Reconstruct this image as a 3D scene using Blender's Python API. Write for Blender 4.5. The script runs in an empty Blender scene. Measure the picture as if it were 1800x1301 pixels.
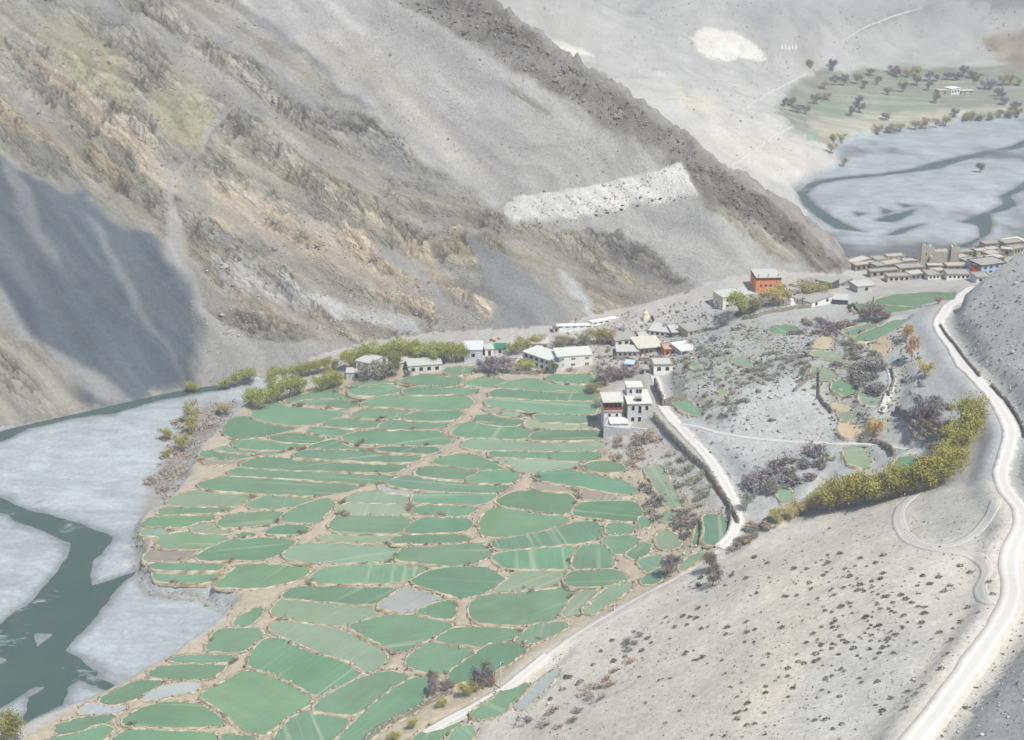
import bpy, bmesh, math, random
import numpy as np
from mathutils import Vector, Matrix, noise as mnoise

# ------------------------------------------------------------------ camera, sky, sun, exposure
F = 2473.0                      # focal length in photo pixels (1800 wide)
CAMH = 165.0                    # camera height above the river
PITCH = math.atan(1000.0 / F)   # looking down
SC = bpy.context.scene
COL = SC.collection
cam_d = bpy.data.cameras.new('camera')
cam_d.sensor_fit = 'HORIZONTAL'; cam_d.sensor_width = 36.0; cam_d.lens = 36.0 * F / 1800.0
cam_d.clip_start = 1.0; cam_d.clip_end = 6000.0
cam = bpy.data.objects.new('camera', cam_d)
cam.location = (0, 0, CAMH); cam.rotation_euler = (math.pi / 2 - PITCH, 0, 0)
COL.objects.link(cam); SC.camera = cam

SUN_EL = math.radians(58); SUN_AZ = math.atan2(0.60, -0.80)   # azimuth measured from +Y towards +X
sun_dir = Vector((math.sin(SUN_AZ) * math.cos(SUN_EL), math.cos(SUN_AZ) * math.cos(SUN_EL), math.sin(SUN_EL)))
W = bpy.data.worlds.new('World'); SC.world = W; W.use_nodes = True
wn = W.node_tree.nodes; wl = W.node_tree.links
sky = wn.new('ShaderNodeTexSky'); sky.sky_type = 'NISHITA'; sky.sun_disc = False
sky.sun_elevation = SUN_EL; sky.sun_rotation = SUN_AZ; sky.altitude = 2800.0; sky.dust_density = 1.5
wl.new(sky.outputs['Color'], wn['Background'].inputs['Color']); wn['Background'].inputs['Strength'].default_value = 0.11
sl = bpy.data.lights.new('sun', 'SUN'); sl.energy = 4.4; sl.angle = math.radians(0.53); sl.color = (1.0, 0.965, 0.91)
so = bpy.data.objects.new('sun', sl); so.rotation_euler = sun_dir.to_track_quat('Z', 'Y').to_euler(); so.location = (200, -200, 600)
COL.objects.link(so)
vs = SC.view_settings
vs.view_transform = 'Standard'; vs.look = 'None'; vs.gamma = 1.0; vs.use_curve_mapping = False; vs.exposure = 0.75
SC.cycles.use_denoising = True
SC.cycles.max_bounces = 5; SC.cycles.diffuse_bounces = 2; SC.cycles.glossy_bounces = 2; SC.cycles.volume_bounces = 0
SC.cycles.use_adaptive_sampling = True; SC.cycles.adaptive_threshold = 0.03

random.seed(7); RNG = np.random.default_rng(7)

# ------------------------------------------------------------------ small tools
CP, SP = math.cos(PITCH), math.sin(PITCH)
def ray(px, py):
    a = (px - 900.0) / F; b = (650.5 - py) / F
    return np.array((a, CP + b * SP, -SP + b * CP))
def at_z(px, py, z):
    d = ray(px, py); t = (z - CAMH) / d[2]
    return np.array((d[0] * t, d[1] * t, z))
def project(x, y, z):
    zz = z - CAMH
    dep = y * CP - zz * SP; upv = y * SP + zz * CP
    dep = np.maximum(dep, 1e-3)
    return 900 + F * x / dep, 650.5 - F * upv / dep

_P = np.random.default_rng(11).permutation(512); _P = np.concatenate([_P, _P, _P])
_G = np.random.default_rng(12).normal(size=(512, 2)); _G /= np.linalg.norm(_G, axis=1)[:, None]
def perlin(x, y):
    xi = np.floor(x).astype(int); yi = np.floor(y).astype(int); xf = x - xi; yf = y - yi
    xi &= 511; yi &= 511
    def g(ix, iy, dx, dy):
        h = _P[_P[ix & 511] + (iy & 511)] & 511
        return _G[h, 0] * dx + _G[h, 1] * dy
    u = xf * xf * xf * (xf * (xf * 6 - 15) + 10); v = yf * yf * yf * (yf * (yf * 6 - 15) + 10)
    a = g(xi, yi, xf, yf); b = g(xi + 1, yi, xf - 1, yf); c = g(xi, yi + 1, xf, yf - 1); d = g(xi + 1, yi + 1, xf - 1, yf - 1)
    return 1.4 * ((a + (b - a) * u) + ((c + (d - c) * u) - (a + (b - a) * u)) * v)
def fbm(x, y, o=4, lac=2.03, gain=0.5):
    s = 0.0; amp = 1.0
    for i in range(o):
        s = s + amp * perlin(x + 17.3 * i, y - 9.1 * i); x = x * lac; y = y * lac; amp *= gain
    return s
def ridged(x, y, o=4):
    s = 0.0; amp = 1.0
    for i in range(o):
        s = s + amp * (1 - 2 * np.abs(perlin(x + 31.7 * i, y + 5.9 * i))); x = x * 2.1; y = y * 2.1; amp *= 0.5
    return s
def sstep(a, b, x):
    t = np.clip((x - a) / (b - a), 0, 1); return t * t * (3 - 2 * t)
def pts(s):
    v = [float(q) for q in s.replace(',', ' ').split()]
    return [(v[i], v[i + 1]) for i in range(0, len(v), 2)]
def pts3(s):
    v = [float(q) for q in s.replace(',', ' ').split()]
    return [(v[i], v[i + 1], v[i + 2]) for i in range(0, len(v), 3)]
def chaikin(p, n=1, closed=True):
    p = [np.asarray(q, float) for q in p]
    for _ in range(n):
        o = []
        m = len(p)
        for i in range(m if closed else m - 1):
            a, b = p[i], p[(i + 1) % m]; o += [a * .75 + b * .25, a * .25 + b * .75]
        if not closed: o = [p[0]] + o + [p[-1]]
        p = o
    return p
def poly_sd(X, Y, poly):
    """signed distance to a closed polygon, positive inside"""
    P = np.asarray(poly, float); n = len(P)
    d = np.full(X.shape, 1e18); ins = np.zeros(X.shape, bool)
    for i in range(n):
        ax, ay = P[i]; bx, by = P[(i + 1) % n]
        ex, ey = bx - ax, by - ay; L = ex * ex + ey * ey + 1e-12
        t = np.clip(((X - ax) * ex + (Y - ay) * ey) / L, 0, 1)
        d = np.minimum(d, (X - ax - t * ex) ** 2 + (Y - ay - t * ey) ** 2)
        c = ((ay > Y) != (by > Y))
        xin = ax + (Y - ay) * ex / (ey if abs(ey) > 1e-12 else 1e-12)
        ins ^= c & (X < xin)
    d = np.sqrt(d); return np.where(ins, d, -d)
def line_near(X, Y, L):
    """distance to an open polyline, signed by side (positive on the left), and interpolated third value"""
    L = np.asarray(L, float); best = np.full(X.shape, 1e18); val = np.zeros(X.shape); sgn = np.ones(X.shape); par = np.zeros(X.shape)
    acc = 0.0
    for i in range(len(L) - 1):
        ax, ay, az = L[i]; bx, by, bz = L[i + 1]
        ex, ey = bx - ax, by - ay; q = math.hypot(ex, ey)
        t = np.clip(((X - ax) * ex + (Y - ay) * ey) / (q * q), 0, 1)
        d = (X - ax - t * ex) ** 2 + (Y - ay - t * ey) ** 2
        m = d < best
        best = np.where(m, d, best); val = np.where(m, az + t * (bz - az), val); par = np.where(m, acc + t * q, par)
        sgn = np.where(m, np.sign(ex * (Y - ay) - ey * (X - ax)), sgn)
        acc += q
    return np.sqrt(best) * np.where(sgn == 0, 1, sgn), val, par
def lin(c):
    c = np.asarray(c, float) / 255.0
    return np.where(c <= 0.04045, c / 12.92, ((c + 0.055) / 1.055) ** 2.4)
ALB = 0.72
def alb(r, g, b):
    """base colour of a sunlit surface that looks (r,g,b) in the photograph"""
    return np.clip((lin((r, g, b)) - 0.035) * ALB, 0.01, 0.85)

# ------------------------------------------------------------------ terrain: control heights read off the photograph
CTRL = pts3('''300 860 4 250 930 3.5 240 1000 3.5 370 1020 4 400 1080 4.5 330 1150 4 180 1235 3.5 60 1290 3.5 400 760 4 440 720 4.5 560 680 5.5 330 800 3
120 1340 4 500 900 6 700 800 9 700 900 8.5 700 1000 8.5 600 1100 7.5 450 1250 6.5 650 1280 8 750 1200 9 850 1100 10 950 950 11.5 1000 800 12.5 900 720 12
750 690 9.5 620 720 7.5 1050 700 14 820 650 11 600 660 7 1100 900 13 1100 1000 13 1200 900 16 1250 930 17 1180 1000 14.5 640 650 8 740 640 10 960 640 13
1030 640 14.5 1100 610 16 1180 590 17.5 1000 590 14.5 1050 575 16 1130 555 19 1230 600 21 1160 650 17 1100 765 14.5 1150 730 18 1165 690 18.5 1200 760 19
1260 840 20 1300 900 20.5 1290 940 19 1200 720 20 1230 660 24 1300 700 26 1350 650 28 1400 720 28 1300 800 23 1400 780 26 1330 760 24 1480 790 28 1560 790 30
1500 700 32 1450 640 32 1380 600 29 1300 620 26 1300 540 27 1345 520 29 1400 540 29 1450 530 28 1550 540 30 1650 525 33 1600 600 36 1580 660 36 1620 760 35
1660 780 36 1540 860 29 1440 890 24 1360 910 21 1500 490 24 1600 480 24 1700 490 26 1500 466 21 1600 462 21 1720 455 21 1790 448 20
1645 560 40 1690 640 42 1740 720 43 1785 830 45 1780 950 48 1760 1050 50 1700 1170 54 1640 1260 56 1600 1320 57 1850 890 48
1590 900 36 1590 950 38 1740 990 46 1720 1040 47 1250 1000 17.5 1150 1060 16 1000 1130 13 880 1230 12 760 1300 10 850 1330 14 1000 1250 20 1100 1180 22
1200 1100 25 1300 1030 27 1400 980 29 1500 930 31 1400 1100 37 1300 1200 38 1200 1300 38 1450 1200 44 1550 1050 43 1600 1150 49 1400 1300 48 1500 1330 52 1100 1350 33
1800 700 44 1800 600 40 1800 1301 60 1800 1150 56 1800 1050 52 2000 1000 52 2000 1300 62 1900 1500 66 1300 1600 62
600 1600 15 100 1500 4 -200 1200 2 -200 900 1 0 1000 1 100 800 1
1470 300 2 1400 340 3 1440 235 8 1400 240 10 1370 190 14 1420 190 10 1600 200 5 1700 195 6 1790 190 6 1600 150 9 1700 140 10 1790 140 11 1500 150 12 1430 120 18
1600 110 15 1750 110 16 1300 300 20 1340 330 10 1200 200 30 1100 150 37 1000 100 45 1280 90 32 1400 60 37 1600 60 25 1790 60 28 1500 10 42 1700 10 42 900 20 55
1000 0 62 1200 0 55 1300 180 24 1300 -80 75 1700 -80 70 900 -80 88 2100 300 6 2100 150 20 2100 0 55 2100 500 12''')
BASE = pts3('''-250 803 0 0 757 0 100 735 0 235 703 0.2 350 672 0.5 480 645 3 600 610 6 700 592 9 800 583 12 880 582 13.5 960 572 15 1040 553 17 1120 535 20 1230 505 26 1300 492 29 1400 480 28 1470 471 25''')
CTRL += [(x, y + 3, z - 0.2) for x, y, z in BASE] + [(x, y - 45, z - 6) for x, y, z in BASE[:14]]
cw = np.array([at_z(*c) for c in CTRL] + [(113, 476, 3), (130, 492, 1.5), (160, 497, 1.5), (195, 503, 1.5), (240, 512, 1.5), (130, 520, 1), (200, 530, 1)])
def tps_fit(P, v, lam):
    n = len(P); D = np.linalg.norm(P[:, None] - P[None], axis=2) / 100.0
    K = np.where(D > 0, D * D * np.log(D + 1e-12), 0) + lam * np.eye(n)
    Q = np.c_[np.ones(n), P / 100.0]
    A = np.block([[K, Q], [Q.T, np.zeros((3, 3))]])
    return np.linalg.solve(A, np.r_[v, 0, 0, 0])
_cf = tps_fit(cw[:, :2], cw[:, 2], 0.002)
def tps(X, Y):
    s = _cf[-3] + _cf[-2] * X / 100 + _cf[-1] * Y / 100
    for (a, b, _), c in zip(cw, _cf):
        r2 = ((X - a) ** 2 + (Y - b) ** 2) / 1e4
        s = s + c * 0.5 * r2 * np.log(r2 + 1e-14)
    return s

def axis(*segs):
    out = []
    for a, b, st in segs: out.append(np.arange(a, b, st))
    out.append([segs[-1][1]]); return np.concatenate(out)
GX = axis((-900, -420, 30), (-420, -240, 4), (-240, 215, 0.8), (215, 330, 2.5), (330, 520, 10), (520, 1000, 40))
GY = axis((-150, 90, 20), (90, 165, 3), (165, 470, 0.8), (470, 690, 1.1), (690, 900, 1.8), (900, 1100, 6), (1100, 2000, 50))
XX, YY = np.meshgrid(GX, GY)            # [row = y, col = x]
ZV = tps(XX, YY)
ZV = np.clip(ZV, 0.5, 190)

# mountain: rises from its foot line at a talus slope, cut off by the ridge that shows against the far valley
bw = [at_z(*b) for b in BASE]
bw = np.array(chaikin(bw, 2, closed=False))
for _ in range(8): bw[1:-1] = (bw[:-2] + 2 * bw[1:-1] + bw[2:]) / 4
bw = list(bw)
d0 = bw[-1] - bw[-4]; d0 = d0 / np.linalg.norm(d0[:2]); bw.append(bw[-1] + d0 * 400 * np.array((1, 1, 0)))
d0 = bw[0] - bw[2]; d0 = d0 / np.linalg.norm(d0[:2]); bw.insert(0, bw[0] + d0 * 600 * np.array((1, 1, 0)))
MD, MZ, MP = line_near(XX, YY, bw)
SLOPE = 0.70
def mountain(d, zb, par, X, Y):
    und = 7.0 * fbm((X * 0.72 + Y * 0.69) / 75.0, (Y * 0.72 - X * 0.69) / 260.0 + 3, 3) * sstep(0, 70, d)
    return zb + np.where(d > 0, SLOPE * d + und, 0.9 * d)
ZM = mountain(MD, MZ, MP, XX, YY)
def blur(A, r, n=3):
    for _ in range(n):
        for axis_ in (0, 1):
            c = np.cumsum(np.concatenate([np.repeat(np.take(A, [0], axis_), r + 1, axis_), A, np.repeat(np.take(A, [-1], axis_), r, axis_)], axis_), axis_)
            k = 2 * r + 1; m = A.shape[axis_]
            A = (np.take(c, np.arange(k, k + m), axis_) - np.take(c, np.arange(0, m), axis_)) / k
    return A
kb = sstep(15, 60, MD)
ZM = ZM * (1 - kb) + blur(ZM, 14) * kb

def interp(Z, x, y):
    i = np.clip(np.searchsorted(GX, x) - 1, 0, len(GX) - 2); j = np.clip(np.searchsorted(GY, y) - 1, 0, len(GY) - 2)
    u = np.clip((x - GX[i]) / (GX[i + 1] - GX[i]), 0, 1); v = np.clip((y - GY[j]) / (GY[j + 1] - GY[j]), 0, 1)
    return (Z[j, i] * (1 - u) + Z[j, i + 1] * u) * (1 - v) + (Z[j + 1, i] * (1 - u) + Z[j + 1, i + 1] * u) * v
_T = np.arange(110, 1900, 0.6)
def hit(px, py, Z):
    d = ray(px, py); q = CAMH + d[2] * _T - interp(Z, d[0] * _T, d[1] * _T)
    k = np.nonzero(q < 0)[0]
    if len(k) == 0: t = _T[-1]
    else:
        k = k[0]
        if k == 0: t = _T[0]
        else: t = _T[k - 1] + 0.6 * q[k - 1] / (q[k - 1] - q[k] + 1e-9)
    return np.array((d[0] * t, d[1] * t, CAMH + d[2] * t))
RIDGE = pts('''1478 470 1440 415 1400 378 1350 352 1300 318 1240 282 1190 240 1155 208 1110 186 1060 150 1010 118 960 88 920 55 880 22 850 0 810 -40''')
rw = [hit(x, y, ZM) for x, y in RIDGE]
rw = [rw[0] + (rw[0] - rw[2]) * 6] + rw
dr = rw[-1] - rw[-5]; rw.append(rw[-1] + dr * 12)
RD, RZ, RP = line_near(XX, YY, rw)
RD = -RD                                          # positive behind the ridge
print('ridge', [tuple(np.round(r, 0)) for r in rw])
crag = (2.4 * ridged(XX / 15.0, YY / 15.0, 4) + 1.3 * ridged(XX / 5.0 + 7, YY / 5.0, 3)) * np.exp(-(RD / 15.0) ** 2)
ZB = RZ - 0.85 * RD + crag
ZMT = np.minimum(ZM + crag * 0.6, ZB)

# steep scree spur above the upper road, cut off where it hides the village
SFOOT = pts3("1650 552 39.5 1672 575 40.5 1700 622 41.5 1730 660 42.5 1765 705 43.5 1795 755 44.6 1800 800 45.2 1790 835 45.6 1830 890 47 1830 950 48.5 1812 1040 51 1790 1110 53 1730 1210 56 1680 1280 57.5 1620 1370 59")
sw = chaikin([at_z(*q) for q in SFOOT], 1, closed=False)
d0 = sw[0] - sw[3]; d0 /= np.linalg.norm(d0[:2]); sw.insert(0, sw[0] + np.array((0.25, 1.0, 0)) * 150)
d0 = sw[-1] - sw[-4]; d0 /= np.linalg.norm(d0[:2]); sw.append(sw[-1] + d0 * 120)
SD, SZ, SPAR = line_near(XX, YY, sw)
ZS = SZ + np.where(SD > 0, 0.72 * SD + 1.5 * fbm(XX / 22, YY / 22, 3) * sstep(0, 10, SD), 1.6 * SD)
SRIDGE = pts('1664 548 1700 515 1735 488 1765 466 1800 438 1850 395 1920 340')
ZStmp = SZ + np.where(SD > 0, 0.72 * SD, 1.6 * SD)
sr = [hit(x, y, ZStmp) for x, y in SRIDGE]
sr = [sr[0] + (sr[0] - sr[1]) * 3] + sr
d0 = sr[-1] - sr[-3]; sr.append(sr[-1] + d0 * 10)
print('spur ridge', [tuple(np.round(r, 0)) for r in sr])
SRD, SRZ, _q = line_near(XX, YY, sr)
ZSP = np.minimum(ZS, SRZ - 1.3 * SRD)
ZSP = np.where(YY > 620, -50, ZSP)

# ------------------------------------------------------------------ river plains and water (traced on the river level)
def zpoly(s, z): return [tuple(at_z(x, y, z)[:2]) for x, y in pts(s)]
PLAIN_NEAR = zpoly('''-600 900 -250 806 0 757 100 735 235 703 300 688 360 673 470 655 530 652 500 680 450 700 425 722 395 748 340 795 322 850 288 890 240 922 232 945 248 985
252 1028 300 1046 372 1052 408 1080 345 1128 300 1160 258 1183 222 1205 180 1226 135 1240 60 1272 0 1302 -120 1400 -600 1700''', 0.3)
PLAIN_FAR = zpoly('''1462 462 1400 338 1422 318 1480 290 1470 262 1500 246 1560 232 1640 222 1700 214 1800 207 2000 198 2300 300 2300 455 2000 445 1800 446 1690 453 1600 457 1530 459''', 1.0)
WATER_NEAR = [zpoly(s, 0.0) for s in (
 '-500 880 -200 812 0 759 83 731 150 714 240 697 290 687 350 679 385 676 400 681 378 686 330 695 277 704 243 714 200 727 133 734 50 754 0 777 -200 835 -500 905',
 '''-300 815 0 875 53 897 140 920 200 944 187 964 163 1000 158 1032 200 1018 238 1006 205 1035 188 1060 160 1095 128 1128 112 1143 140 1158 172 1182 165 1192 205 1206 192 1214 170 1208 140 1197
 120 1208 112 1240 60 1262 35 1275 48 1248 50 1225 90 1205 60 1208 0 1245 -60 1290 -300 1400 -300 1180 0 1097 27 1074 50 1064 73 1034 107 997 125 967 123 957 83 937 33 917 0 899 -300 850''')]
ISLANDS = [zpoly(s, 0.0) for s in ('58 1112 93 1115 64 1138', '-30 1135 12 1160 -30 1185', '166 985 185 968 205 950 238 985 240 1002 200 1012 168 1028')]
WATER_FAR = [zpoly(s, 0.6) for s in (
 '''1400 337 1418 325 1435 318 1483 311 1550 305 1610 296 1635 287 1667 280 1733 267 1780 256 1800 246 1900 225 1900 242 1800 258 1780 263 1733 272 1690 283 1650 296 1620 300 1550 309 1485 315 1440 323
 1426 334 1416 342 1432 360 1462 380 1486 394 1520 408 1470 402 1438 382 1408 356''',
 '1755 345 1780 334 1800 320 1900 290 1900 305 1800 333 1776 345 1787 360 1772 368 1741 376 1744 395 1738 412 1705 432 1650 446 1620 446 1690 430 1722 418 1720 397 1690 390 1740 371 1764 358',
 '1540 388 1570 391 1602 377 1608 367 1585 374 1556 380', '1578 356 1606 362 1590 365', '1548 366 1572 372 1555 376', '1555 414 1585 402 1625 393 1600 404 1575 414', '1500 372 1518 376 1508 381')]

pn = poly_sd(XX, YY, PLAIN_NEAR); pf = poly_sd(XX, YY, PLAIN_FAR)
jit = 1.6 * fbm(XX / 7.0, YY / 7.0, 3)
wn_ = np.full(XX.shape, -1e9)
for w in WATER_NEAR: wn_ = np.maximum(wn_, poly_sd(XX, YY, w))
for w in ISLANDS: wn_ = np.minimum(wn_, -poly_sd(XX, YY, w))
wf_ = np.full(XX.shape, -1e9)
for w in WATER_FAR: wf_ = np.maximum(wf_, poly_sd(XX, YY, w))
ws = np.maximum(np.where(YY < 560, wn_, -1e9), np.where(YY >= 500, wf_ * 1.0, -1e9)) + 0.5 * fbm(XX / 5, YY / 5, 3)
wlevel = np.where(YY < 480, 0.0, 0.6)
Zplain = wlevel + np.clip(-ws * 0.10, -0.8, 0.55) + (0.28 * fbm(XX / 20, YY / 20, 4) + 0.06 * fbm(XX / 3, YY / 3, 2)) * sstep(0.5, 6, -ws)
plain = np.maximum(pn + jit * 0.5, pf + jit)
inpl = sstep(-3.2, 0.4, plain)
Zb = ZV + 0.45 * fbm(XX / 16, YY / 16, 4) * sstep(0, 8, -plain) + 0.12 * fbm(XX / 3.1, YY / 3.1, 2)
fr_ = sstep(560, 680, YY) * sstep(2, 40, -plain) * (1 - sstep(-6, 10, poly_sd(XX, YY, [tuple(at_z(x, y, 9)[:2]) for x, y in pts('1365 190 1385 160 1440 125 1500 122 1620 118 1900 118 1900 205 1700 214 1640 222 1480 252 1440 250 1395 232')])))
Zb = Zb + fr_ * (2.6 * fbm(XX / 55, YY / 55, 4) + 1.0 * ridged(XX / 26, YY / 40, 3) + 0.5 * fbm(XX / 7, YY / 7, 3))
Zval = Zb * (1 - inpl) + Zplain * inpl

# ------------------------------------------------------------------ image-space regions: colour of the ground itself, rockiness
PX, PY = project(XX, YY, np.maximum(np.maximum(Zval, ZMT), ZSP))
warp = 10 * fbm(XX / 13, YY / 13, 3); warp2 = 10 * fbm(XX / 13 + 50, YY / 13, 3)
colr = np.zeros(XX.shape + (3,)); rock = np.zeros(XX.shape)
isM = (ZMT >= Zval) & (ZMT >= ZSP); isS = (ZSP > Zval) & (ZSP > ZMT)
colr[:] = alb(186, 183, 175)
colr[isM] = alb(165, 161, 152); rock[isM] = 0.35
far = (YY > 520) & ~isM
colr[far] = alb(190, 189, 182)
def paint(s, rgb, rk=None, soft=8, only=None, wamp=1.0, amt=1.0):
    P = np.array(pts(s)); a = P.min(0) - 40; b = P.max(0) + 40
    m = (PX > a[0]) & (PX < b[0]) & (PY > a[1]) & (PY < b[1])
    if only is not None: m &= only
    if not m.any(): return
    sd = poly_sd(PX[m] + warp[m] * wamp, PY[m] + warp2[m] * wamp, P)
    k = sstep(-soft, soft, sd) * amt
    colr[m] = colr[m] * (1 - k[:, None]) + np.asarray(alb(*rgb)) * k[:, None]
    if rk is not None: rock[m] = rock[m] * (1 - k) + rk * k
M_ = isM
paint('-400 -200 390 -60 420 0 520 90 640 190 760 290 880 370 900 420 1000 560 870 590 800 575 650 590 600 605 360 600 330 520 290 430 130 340 0 265 -400 100', (160, 156, 141), 1.0, 10, M_)
paint('60 20 150 45 200 100 240 170 230 195 120 130 70 80', (168, 164, 136), 0.6, 10, M_)
paint('270 150 340 150 390 210 350 262 290 240 265 190', (174, 170, 142), 0.5, 8, M_)
paint('380 250 470 270 560 300 640 340 700 390 640 400 540 350 430 330', (165, 160, 138), 0.9, 14, M_)
paint('200 0 290 60 400 140 480 200 450 210 340 120 240 60 150 0', (142, 143, 141), 0.7, 10, M_)
paint('380 30 520 130 700 270 800 340 760 345 640 270 480 160 360 60', (148, 146, 140), 1.0, 10, M_)
paint('50 92 120 128 230 215 330 325 300 345 170 235 80 145', (196, 182, 160), 1.0, 8, M_)
paint('-20 175 80 210 180 275 250 320 200 320 100 260 -20 205', (180, 167, 140), 1.0, 8, M_)
paint('360 318 440 340 520 375 640 415 770 530 778 572 700 540 560 452 380 390', (203, 186, 162), 1.0, 8, M_)
paint('690 415 740 420 790 470 850 530 860 560 800 540 740 480', (212, 194, 168), 1.0, 6, M_)
paint('780 400 830 420 880 470 900 520 860 500 800 450', (172, 163, 138), 1.0, 8, M_)
paint('370 455 480 495 600 525 720 560 755 600 640 565 520 545 400 505', (206, 206, 202), 0.8, 6, M_)
paint('400 500 520 540 640 560 740 600 640 600 560 590 440 560', (168, 160, 144), 0.9, 8, M_)
paint('440 160 395 215 330 290 305 330 325 430 350 520 400 580 440 598 600 598 600 612 360 675 350 610 328 520 288 420 296 320 380 215', (163, 161, 156), 0.05, 6, M_)
paint('640 425 690 440 755 485 835 545 885 588 760 592 778 560 738 500 660 455', (160, 157, 152), 0.05, 5, M_)
paint('815 400 870 435 925 470 990 540 1010 560 960 580 880 585 862 562 868 540 850 490', (148, 147, 144), 0.0, 4, M_)
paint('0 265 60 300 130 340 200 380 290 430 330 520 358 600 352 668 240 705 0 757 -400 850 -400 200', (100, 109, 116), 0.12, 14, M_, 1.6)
paint('-100 470 0 500 60 595 240 700 170 712 60 640 0 570', (150, 149, 147), 0.05, 9, M_)
paint('0 270 30 290 75 400 110 470 70 440 20 350', (140, 141, 143), 0.05, 7, M_)
paint('150 380 180 400 240 520 330 660 250 560', (138, 141, 144), 0.05, 9, M_)
paint('-200 560 0 570 60 610 110 660 150 722 0 757 -300 800', (166, 162, 148), 0.8, 8, M_)
paint('420 0 520 90 640 190 760 290 880 370 900 345 1000 332 1160 305 1170 290 1080 235 960 160 800 60 690 0 500 -60', (176, 174, 168), 0.0, 7, M_)
paint('400 -20 520 80 600 150 660 190 640 192 540 112 430 30', (138, 137, 136), 0.3, 5, M_)
paint('520 60 640 60 760 200 880 320 840 320 700 200 580 120', (184, 179, 168), 0.0, 20, M_)
paint('690 0 850 -20 960 88 1155 208 1300 318 1490 470 1440 475 1330 395 1225 335 1170 270 1080 228 950 145 800 50', (134, 127, 118), 0.75, 6, M_)
paint('885 152 905 155 970 198 960 202', (165, 160, 140), 0.8, 3, M_, 0.3)
paint('880 370 900 345 1000 335 1160 300 1195 283 1228 345 1200 356 1110 362 1000 392 900 396', (209, 207, 199), 0.06, 4, M_, 0.6)
paint('900 396 1000 392 1110 362 1225 352 1300 385 1425 472 1300 494 1230 508 1150 440 1050 410 930 425', (178, 177, 171), 0.1, 8, M_)
paint('890 400 960 402 1030 425 1110 475 1180 520 1120 535 1040 550 960 480 900 440', (170, 163, 142), 1.0, 8, M_)
paint('1020 408 1090 405 1210 490 1170 512 1100 470', (150, 146, 138), 1.0, 5, M_)
paint('1250 355 1300 385 1400 455 1380 462 1290 400', (170, 163, 145), 0.8, 6, M_)
paint('975 470 1005 485 1052 545 1046 552 1010 522 985 492', (200, 204, 204), 0.3, 5, M_, 1.0, 0.8)
paint('430 30 650 0 500 40', (195, 193, 190), 0.0, 20, M_, amt=0.5)
paint('560 55 590 60 620 90 600 85', (200, 198, 193), 0.0, 10, M_, amt=0.8)
FAR_ = far
paint('1215 65 1240 48 1285 55 1320 70 1352 105 1335 112 1300 100 1270 108 1230 92', (232, 229, 217), 0.1, 3, FAR_, 0.5)
paint('930 68 985 70 1045 98 1010 101 960 92', (230, 227, 212), 0.1, 4, FAR_, 0.4)
paint('1180 150 1230 165 1290 197 1275 212 1200 190', (202, 197, 178), 0.0, 10, FAR_, 1.0, 0.8)
paint('1270 195 1395 235 1478 290 1400 337 1300 315 1210 240', (199, 196, 186), 0.0, 18, FAR_)
paint('1280 0 1800 0 1800 30 1500 40 1330 60', (178, 177, 172), 0.1, 16, FAR_)
paint('1480 70 1560 28 1660 0 1640 10 1540 45', (150, 150, 145), 0.0, 4, FAR_, 0.5)
paint('1720 66 1800 50 1900 45 1900 130 1800 128 1770 112 1730 82', (164, 152, 133), 0.9, 5, FAR_, 0.6)
paint('1650 -20 1900 -20 1900 18 1750 14', (142, 142, 142), 0.2, 6, FAR_)
paint('1365 190 1385 160 1440 125 1500 122 1620 118 1900 118 1900 205 1700 214 1640 222 1480 252 1440 250 1395 232', (146, 148, 134), 0.0, 8, FAR_)
paint('1430 180 1560 165 1660 170 1640 190 1560 205 1440 215', (140, 152, 130), 0.0, 8, FAR_, 0.5)
paint('1420 208 1700 190 1800 185 1800 203 1640 219 1480 246 1430 240', (184, 180, 162), 0.0, 6, FAR_, 0.5)
paint('1420 228 1440 228 1438 246 1418 248', (146, 168, 146), 0.0, 2, FAR_, 0.1)
G_ = ~isM & ~isS & (YY < 520)
paint('1180 560 1280 540 1500 520 1700 510 1660 560 1640 760 1700 800 1640 860 1440 900 1330 930 1290 860 1220 770 1150 690 1180 620', (178, 179, 174), 0.0, 14, G_)
paint('1240 700 1330 680 1440 650 1470 760 1400 790 1300 800 1200 750', (192, 193, 187), 0.0, 10, G_)
paint('1580 570 1650 570 1800 760 1760 860 1700 860 1730 760 1640 740 1600 660', (180, 181, 178), 0.0, 10, G_)
paint('1480 890 1660 855 1760 850 1820 1000 1800 1301 700 1330 760 1290 1000 1120 1250 990 1380 920', (197, 192, 179), 0.0, 8, G_)
paint('1300 980 1420 985 1470 1060 1420 1180 1340 1290 1240 1301 1280 1200 1350 1100', (199, 193, 177), 0.0, 26, G_)
paint('1420 1180 1540 1110 1640 1110 1600 1230 1500 1301 1380 1301', (193, 190, 180), 0.0, 24, G_)
paint('1620 860 1750 860 1740 940 1640 950', (180, 178, 168), 0.0, 10, G_)
paint('255 760 330 700 430 700 395 760 340 830 285 890 240 922 260 850', (183, 178, 170), 0.0, 8, None)
hb = sstep(0.0, 0.4, fbm(XX / 12 + 60, YY / 12, 4)) * sstep(-10, 25, poly_sd(PX, PY, pts('1185 600 1300 560 1500 540 1650 540 1620 620 1570 740 1480 770 1420 640 1330 690 1250 740 1170 690'))) * G_
colr[:] = colr * (1 - 0.55 * hb[..., None]) + alb(166, 164, 144) * 0.55 * hb[..., None]
FIELDZONE = '''230 930 290 880 345 800 400 735 520 690 620 655 760 645 900 660 1060 640 1075 700 1060 780 1130 830 1240 890 1300 920 1240 985 1100 1060 1000 1110 760 1290 640 1330 0 1330 130 1245 340 1130 405 1080 372 1050 252 1028'''
paint(FIELDZONE, (187, 176, 155), 0.0, 6, G_, 0.5)
colr[isS] = alb(178, 178, 172); rock[isS] = 0.05
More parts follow.
